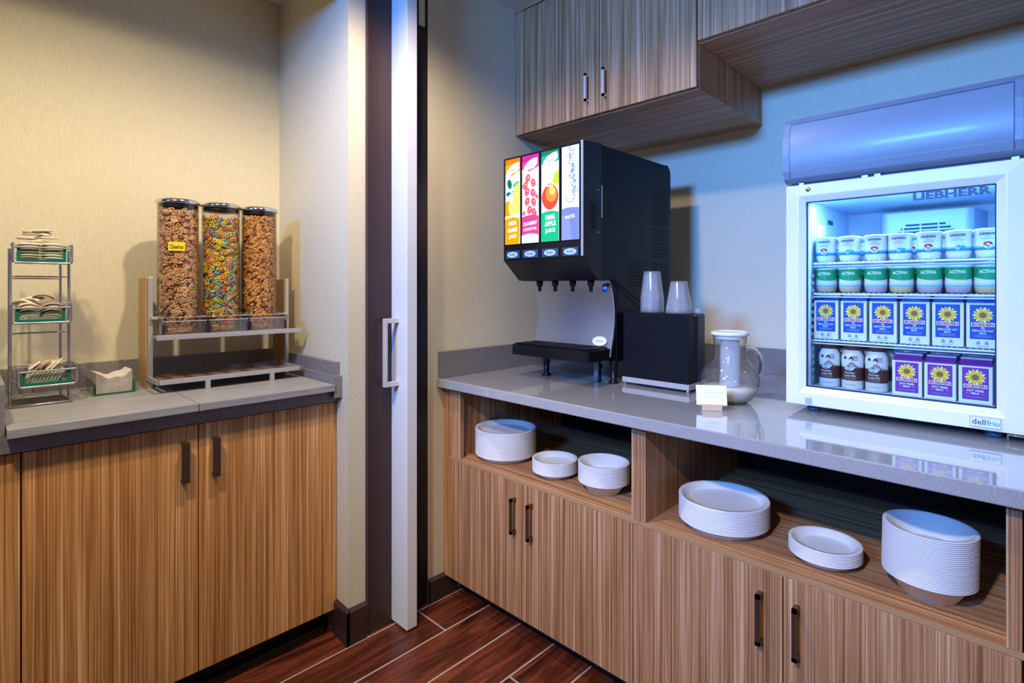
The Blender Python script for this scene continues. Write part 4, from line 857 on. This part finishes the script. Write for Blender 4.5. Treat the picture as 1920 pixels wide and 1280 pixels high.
for k, y in enumerate(TY):
    tb = MB().lathe([(TR+0.001, 1.128), (TR+0.001, 1.590)], TX, y, ACRYL, 40); tb.lathe([(TR-0.0015, 1.128), (TR-0.0015, 1.590)], TX, y, ACRYL, 40); tube = tb.build('hopper_tube', cs)
    top = (1.566, 1.552, 1.562)[k]
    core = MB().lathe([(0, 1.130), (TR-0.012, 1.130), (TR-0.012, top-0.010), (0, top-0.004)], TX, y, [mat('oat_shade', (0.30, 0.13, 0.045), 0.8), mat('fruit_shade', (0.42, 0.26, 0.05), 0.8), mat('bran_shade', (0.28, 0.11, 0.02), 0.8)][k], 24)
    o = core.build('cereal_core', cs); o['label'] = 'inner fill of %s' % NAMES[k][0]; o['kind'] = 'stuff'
    rg = rings(NAMES[k][1], (1650, 1150, 1900)[k], 1.135, top, TR-0.0030, (0.0068, 0.0079, 0.0084)[k], 11+k, flakes=(k == 2))
    rg.v = [(x+TX, yy+y, z) for x, yy, z in rg.v]
    if k == 2:
        r2 = rings([BERRY], 26, 1.20, 1.55, TR-0.0035, 0.0085, 5, flakes=True); r2.v = [(x+TX, yy+y, z) for x, yy, z in r2.v]
        rg.add(r2.v, r2.f, BERRY)
    o = rg.build('cereal', cs); o['kind'] = 'stuff'; o['label'] = NAMES[k][0]
    MB().lathe([(0, 1.602), (0.060, 1.602), (0.068, 1.598), (0.070, 1.592), (0.070, 1.586), (0.0675, 1.5845), (0.0, 1.5845)], TX, y, CHROME, 40).build('lid', cs)
    MB().lathe([(0, 1.5845), (0.0605, 1.5845), (0.0605, 1.572), (0, 1.570)], TX, y, mat('dark_lid_plug', (0.03, 0.02, 0.02), 0.3), 32).build('lid_plug', cs)
    # base collar and clear serving bin in front of the shelf
    MB().lathe([(0.072, 1.197), (0.072, 1.206), (0.0655, 1.208)], TX, y, ACRYL, 36).build('collar', cs)
    b = MB(); a, c = y-0.067, y+0.067
    b.box(-0.340, -0.3375, a, c, 1.128, 1.172, SMOKE); b.box(-0.395, -0.392, a, c, 1.128, 1.192, SMOKE); b.box(-0.395, -0.338, a, a+0.002, 1.128, 1.185, SMOKE); b.box(-0.395, -0.338, c-0.002, c, 1.128, 1.185, SMOKE); b.box(-0.395, -0.345, a, c, 1.182, 1.185, SMOKE)
    bn = b.build('serving_bin', cs)
    b = MB(); rn = random.Random(k)
    for yy in (a, c): b.box(-0.3395, -0.334, yy-0.004, yy+0.004, 1.128, 1.160, mat('dark_bin_latch', (0.03, 0.018, 0.03), 0.35))
    b.build('latch', bn)
    q = MB(); ed = mat('polished_acrylic_edge', (0.62, 0.56, 0.58), 0.2)
    q.box(-0.3402, -0.3373, a, c, 1.171, 1.1735, ed); q.box(-0.395, -0.3375, c-0.0022, c+0.0002, 1.184, 1.1862, ed); q.box(-0.395, -0.3375, a-0.0002, a+0.0022, 1.184, 1.1862, ed); q.box(-0.346, -0.344, a, c, 1.1845, 1.1862, ed)
    q.build('polished_edge', bn)
    hp = rings(NAMES[k][1], 110, 0, 0.024, 0.030, 0.0058, 40+k, flakes=(k == 2)); hv = []
    for (x, yy, z) in hp.v: hv.append((-0.366+x*0.70, y-0.010+yy*1.25, 1.132+z*(1.0-0.5*min(1, math.hypot(x, yy)/0.03))+0.002))
    hp.v = hv; o = hp.build('cereal', cs); o['kind'] = 'stuff'; o['label'] = NAMES[k][0]
q = MB(); mp = cyl_map(TX, TY[0], TR+0.0016, 1.432, R(-18)); q.rect(-0.0255, 0.0255, -0.0155, 0.0155, mp, mat('label_yellow', (0.92, 0.68, 0.0), 0.5), 1, 10); q.word('Cheerios', 0, -0.001, 0.0155, mp, mat('black_ink', (0.01, 0.01, 0.01), 0.5), 3, 0.040, 0.02)
o = q.build('name_label', cs); o['label'] = 'yellow name label on the left tube'

# ---------------------------------------------------------------- wire rack with glass bins
rk = thing('wire_rack', 'three tier grey wire rack with green glass bins at the left end', 'rack', (-0.42, 0.166, SZ))
W = STEELR; fx, bx, ya, yb = -0.352, -0.505, 0.098, 0.236
for y in (ya, yb): MB().tube([(-0.415, y, SZ+0.003), (-0.415, y, 1.405)], 0.0042, W, 8).build('post', rk)
for y in (ya+0.006, yb-0.012): MB().tube([(bx, y, SZ+0.003), (bx, y, 1.40)], 0.0036, W, 8).build('post', rk)
b = MB(); b.tube([(bx, ya+0.006, SZ+0.004), (fx, ya, SZ+0.004), (fx, yb, SZ+0.004), (bx, yb-0.012, SZ+0.004)], 0.0036, W, 8); b.build('base_frame', rk)
MB().box(bx+0.004, fx-0.006, ya+0.006, yb-0.010, SZ+0.001, SZ+0.0035, mat('dark_base_sheet', (0.10, 0.075, 0.075), 0.3, metal=0.6)).build('base_plate', rk)
for z in (1.322, 1.150):
    MB().tube([(-0.415, ya, z), (-0.415, yb, z)], 0.0028, W, 6).build('crossbar', rk); MB().tube([(bx, ya+0.006, z-0.005), (bx, yb-0.012, z-0.005)], 0.0024, W, 6).build('crossbar', rk)
for z in (0.975, 1.01, 1.055):
    for y in (ya, yb): MB().tube([(-0.415, y, z), (-0.350, y+0.010, z)], 0.0022, W, 6).build('hook', rk)
TIERS = [(1.362, 1.418, -0.350, 0.102, 0.236), (1.183, 1.238, -0.350, 0.100, 0.234), (0.997, 1.052, -0.322, 0.112, 0.244)]
PK = [mat('cream_paper_packet', (0.78, 0.70, 0.54), 0.7), mat('tan_paper_packet', (0.55, 0.42, 0.30), 0.7), mat('pale_paper_packet', (0.84, 0.78, 0.66), 0.7)]
def packet(l, w_, t, bend, m):
    """flat sealed sachet with crimped ends and a slight curl"""
    b = MB(); n = 7; vs = []; fs = []
    for i in range(n+1):
        s = -1+2*i/n; th = t*(1-s**4)*0.5+0.0004; z = bend*(1-s*s)
        for (yy, k) in ((-1, 0.25), (-0.6, 1), (0.6, 1), (1, 0.25)): vs.append((s*l/2, yy*w_/2, z+th*k))
        for (yy, k) in ((1, 0.25), (0.6, 1), (-0.6, 1), (-1, 0.25)): vs.append((s*l/2, yy*w_/2, z-th*k))
    for i in range(n):
        for j in range(8): fs.append((i*8+j, i*8+(j+1) % 8, (i+1)*8+(j+1) % 8, (i+1)*8+j))
    fs.append(tuple(range(8))[::-1]); fs.append(tuple(range(n*8, n*8+8)))
    return b.add(vs, fs, m, False)
for k, (z0, z1, xf, y0, y1) in enumerate(TIERS):
    xb = xf-0.105
    b = MB()
    b.tube([(xf, y0, z1), (xf, y0, z0+0.006), (xf, y0+0.006, z0), (xf, y1-0.006, z0), (xf, y1, z0+0.006), (xf, y1, z1)], 0.0034, W, 8)
    b.tube([(xb, y0, z1), (xf, y0, z1)], 0.0032, W, 8); b.tube([(xb, y1, z1), (xf, y1, z1)], 0.0032, W, 8); b.tube([(xb, y0, z1), (xb, y1, z1)], 0.0030, W, 8)
    b.tube([(xf, y0, z1-0.010), (xf, y1, z1-0.010)], 0.0032, W, 8)
    for y in (y0+0.045, y1-0.035): b.tube([(xf, y, z0), (xb, y, z0)], 0.0026, W, 6)
    for y in (y0, y1): b.tube([(xf, y, z0+0.003), (xb, y, z0+0.003)], 0.0026, W, 6)
    cr = b.build('cradle', rk)
    gb = MB(); ga, gc, gf, gr = y0+0.010, y1-0.014, xf-0.005, xb+0.006; h0, h1 = z0+0.004, z1-0.004
    gb.box(gf-0.003, gf, ga, gc, h0, h1-0.006, GREENG); gb.box(gr, gr+0.003, ga, gc, h0, h1, GREENG); gb.box(gr+0.003, gf-0.003, ga, ga+0.003, h0, h1, GREENG); gb.box(gr+0.003, gf-0.003, gc-0.003, gc, h0, h1, GREENG); gb.box(gr+0.003, gf-0.003, ga+0.003, gc-0.003, h0, h0+0.003, GREENG)
    bn = gb.build('glass_bin', cr)
    ge = MB(); ge.box(gf-0.0034, gf+0.0006, ga-0.001, ga+0.006, h0, h1, GREENE); ge.box(gf-0.0034, gf+0.0006, gc-0.006, gc+0.001, h0, h1, GREENE); ge.box(gf-0.0034, gf+0.0006, ga+0.006, gc-0.006, h0-0.001, h0+0.006, GREENE)
    ge.build('green_edge', cr)
    # sachets piled in the bin, each one an object
    rn = random.Random(30+k); nm = ['top', 'middle', 'lowest'][k]; srcs = []
    cyy, cxx = (ga+gc)/2, (gf+gr)/2
    l, w2, th, bend = ((0.050, 0.029, 0.006, 0.002), (0.052, 0.041, 0.006, 0.009), (0.041, 0.034, 0.0055, 0.002))[k]
    spots = []
    if k < 2:
        nx, layers, rise = ((3, 6, 0.0082), (2, 5, 0.0085))[k]
        for q in range(layers):
            for ix in range(nx):
                for iy in (-1, 1): spots.append(((ix-(nx-1)/2)*(0.0305, 0.045)[k]+rn.uniform(-1, 1)*0.0008, iy*0.0268+rn.uniform(-1, 1)*0.0008, 0.0075+q*rise, rn.uniform(-0.05, 0.05), rn.uniform(-0.05, 0.05), R(90)+rn.uniform(-0.06, 0.06)))
        for q in range((9, 5)[k]):      # loose heap above the rim
            t_ = q/(9, 5)[k]; spots.append((rn.uniform(-1, 1)*0.020*(1-0.6*t_), rn.uniform(-1, 1)*0.036*(1-0.5*t_), 0.0075+(layers-1)*rise+0.0095+q*0.0042, rn.uniform(-0.35, 0.35)*min(1, 0.3+t_), rn.uniform(-0.30, 0.30)*min(1, 0.3+t_), R(90)+rn.uniform(-0.9, 0.9)))
    else:                               # rows standing on edge, then a few lying over them
        for ix in (-1, 1):
            for q in range(9): spots.append((ix*0.0225, -0.034+q*0.0085, 0.023, R(58)+rn.uniform(-0.03, 0.03), 0, rn.uniform(-0.03, 0.03)))
            for q in range(6): spots.append((ix*0.022+rn.uniform(-1, 1)*0.003, -0.026+q*0.0115, 0.050+rn.uniform(0, 1)*0.004, R(40)+rn.uniform(-0.1, 0.1), rn.uniform(-0.12, 0.12), rn.uniform(-0.15, 0.15)))
    for i, (ox, oy, oz, ra, rb, rc) in enumerate(spots):
        if i < 3: o = packet(l, w2, th, bend, PK[i]).build('paper_packet', off=(0, 0, 0)); srcs.append(o)
        else: o = srcs[rn.randrange(3)].copy(); COL.objects.link(o)
        o.location = (cxx+ox, cyy+oy, h0+0.003+oz); o.rotation_euler = (ra, rb, rc)
        tag(o, 'cream paper packet in the %s green glass bin of the wire rack' % nm, 'packet', 'packets in the %s bin' % nm)

# ---------------------------------------------------------------- napkins
nh = thing('napkin_holder', 'low green glass napkin holder between wire rack and cereal stand', 'napkin holder', (-0.47, 0.353, SZ))
x0, x1, ya, yb = -0.545, -0.405, 0.296, 0.410
b = MB(); b.box(x0, x1, ya, yb, SZ, SZ+0.004, GREENG); b.build('glass_base', nh)
b = MB(); b.prism([(x0, SZ+0.0042), (x1, SZ+0.0042), (x1-0.006, SZ+0.040), (x0, SZ+0.052)], 1, ya, ya+0.004, mat('dark_green_glass', (0.035, 0.075, 0.060), 0.12, coat=0.5)); b.build('glass_side', nh)
b = MB(); b.prism([(x0, SZ+0.0042), (x1, SZ+0.0042), (x1-0.006, SZ+0.040), (x0, SZ+0.052)], 1, yb-0.004, yb, GREENG); b.build('glass_side', nh)
b = MB(); b.box(x1-0.0005, x1+0.0008, ya, yb, SZ, SZ+0.0045, GREENE); b.box(x1-0.004, x1+0.0008, yb-0.0046, yb+0.0008, SZ+0.0045, SZ+0.040, GREENE); b.build('green_edge', nh)
def napkin(amp):
    b = MB(); n = 12; vs = []; fs = []; L_, W_ = 0.126, 0.098
    for i in range(7):
        for j in range(n+1):
            u, v = i/6-0.5, j/n-0.5
            z = amp*(4*v*v)*1.0+0.003*amp/0.02*math.sin(v*14+u*2)
            vs.append((u*L_, v*W_, z))
    m_ = len(vs); vs += [(x, y, z+0.0010) for x, y, z in vs]; k = n+1
    for i in range(6):
        for j in range(n):
            a = i*k+j; fs.append((a, a+1, a+k+1, a+k)); fs.append((m_+a, m_+a+k, m_+a+k+1, m_+a+1))
    for i in range(6): a = i*k; fs.append((a, a+k, m_+a+k, m_+a)); a = i*k+n; fs.append((a+k, a, m_+a, m_+a+k))
    for j in range(n): a = j; fs.append((a+1, a, m_+a, m_+a+1)); a = 6*k+j; fs.append((a, a+1, m_+a+1, m_+a))
    return b.add(vs, fs, PAPER, False)
rn = random.Random(3); NN = 26
for i in range(NN):
    o = napkin(0.019*(i/(NN-1))**1.2+0.0004).build('napkin', off=(0, 0, 0)); o.location = (-0.474+rn.uniform(-1, 1)*0.0006, 0.353+rn.uniform(-1, 1)*0.0004, SZ+0.0052+i*0.0019); o.rotation_euler = (0, 0, rn.uniform(-0.006, 0.006))
    tag(o, 'brown paper napkin on top of the pile in the green holder' if i == NN-1 else 'brown paper napkin below the top one in the green holder', 'napkin', 'napkins in the green holder')
for o in list(bpy.data.objects):
    if '_o' in o: del o['_o']
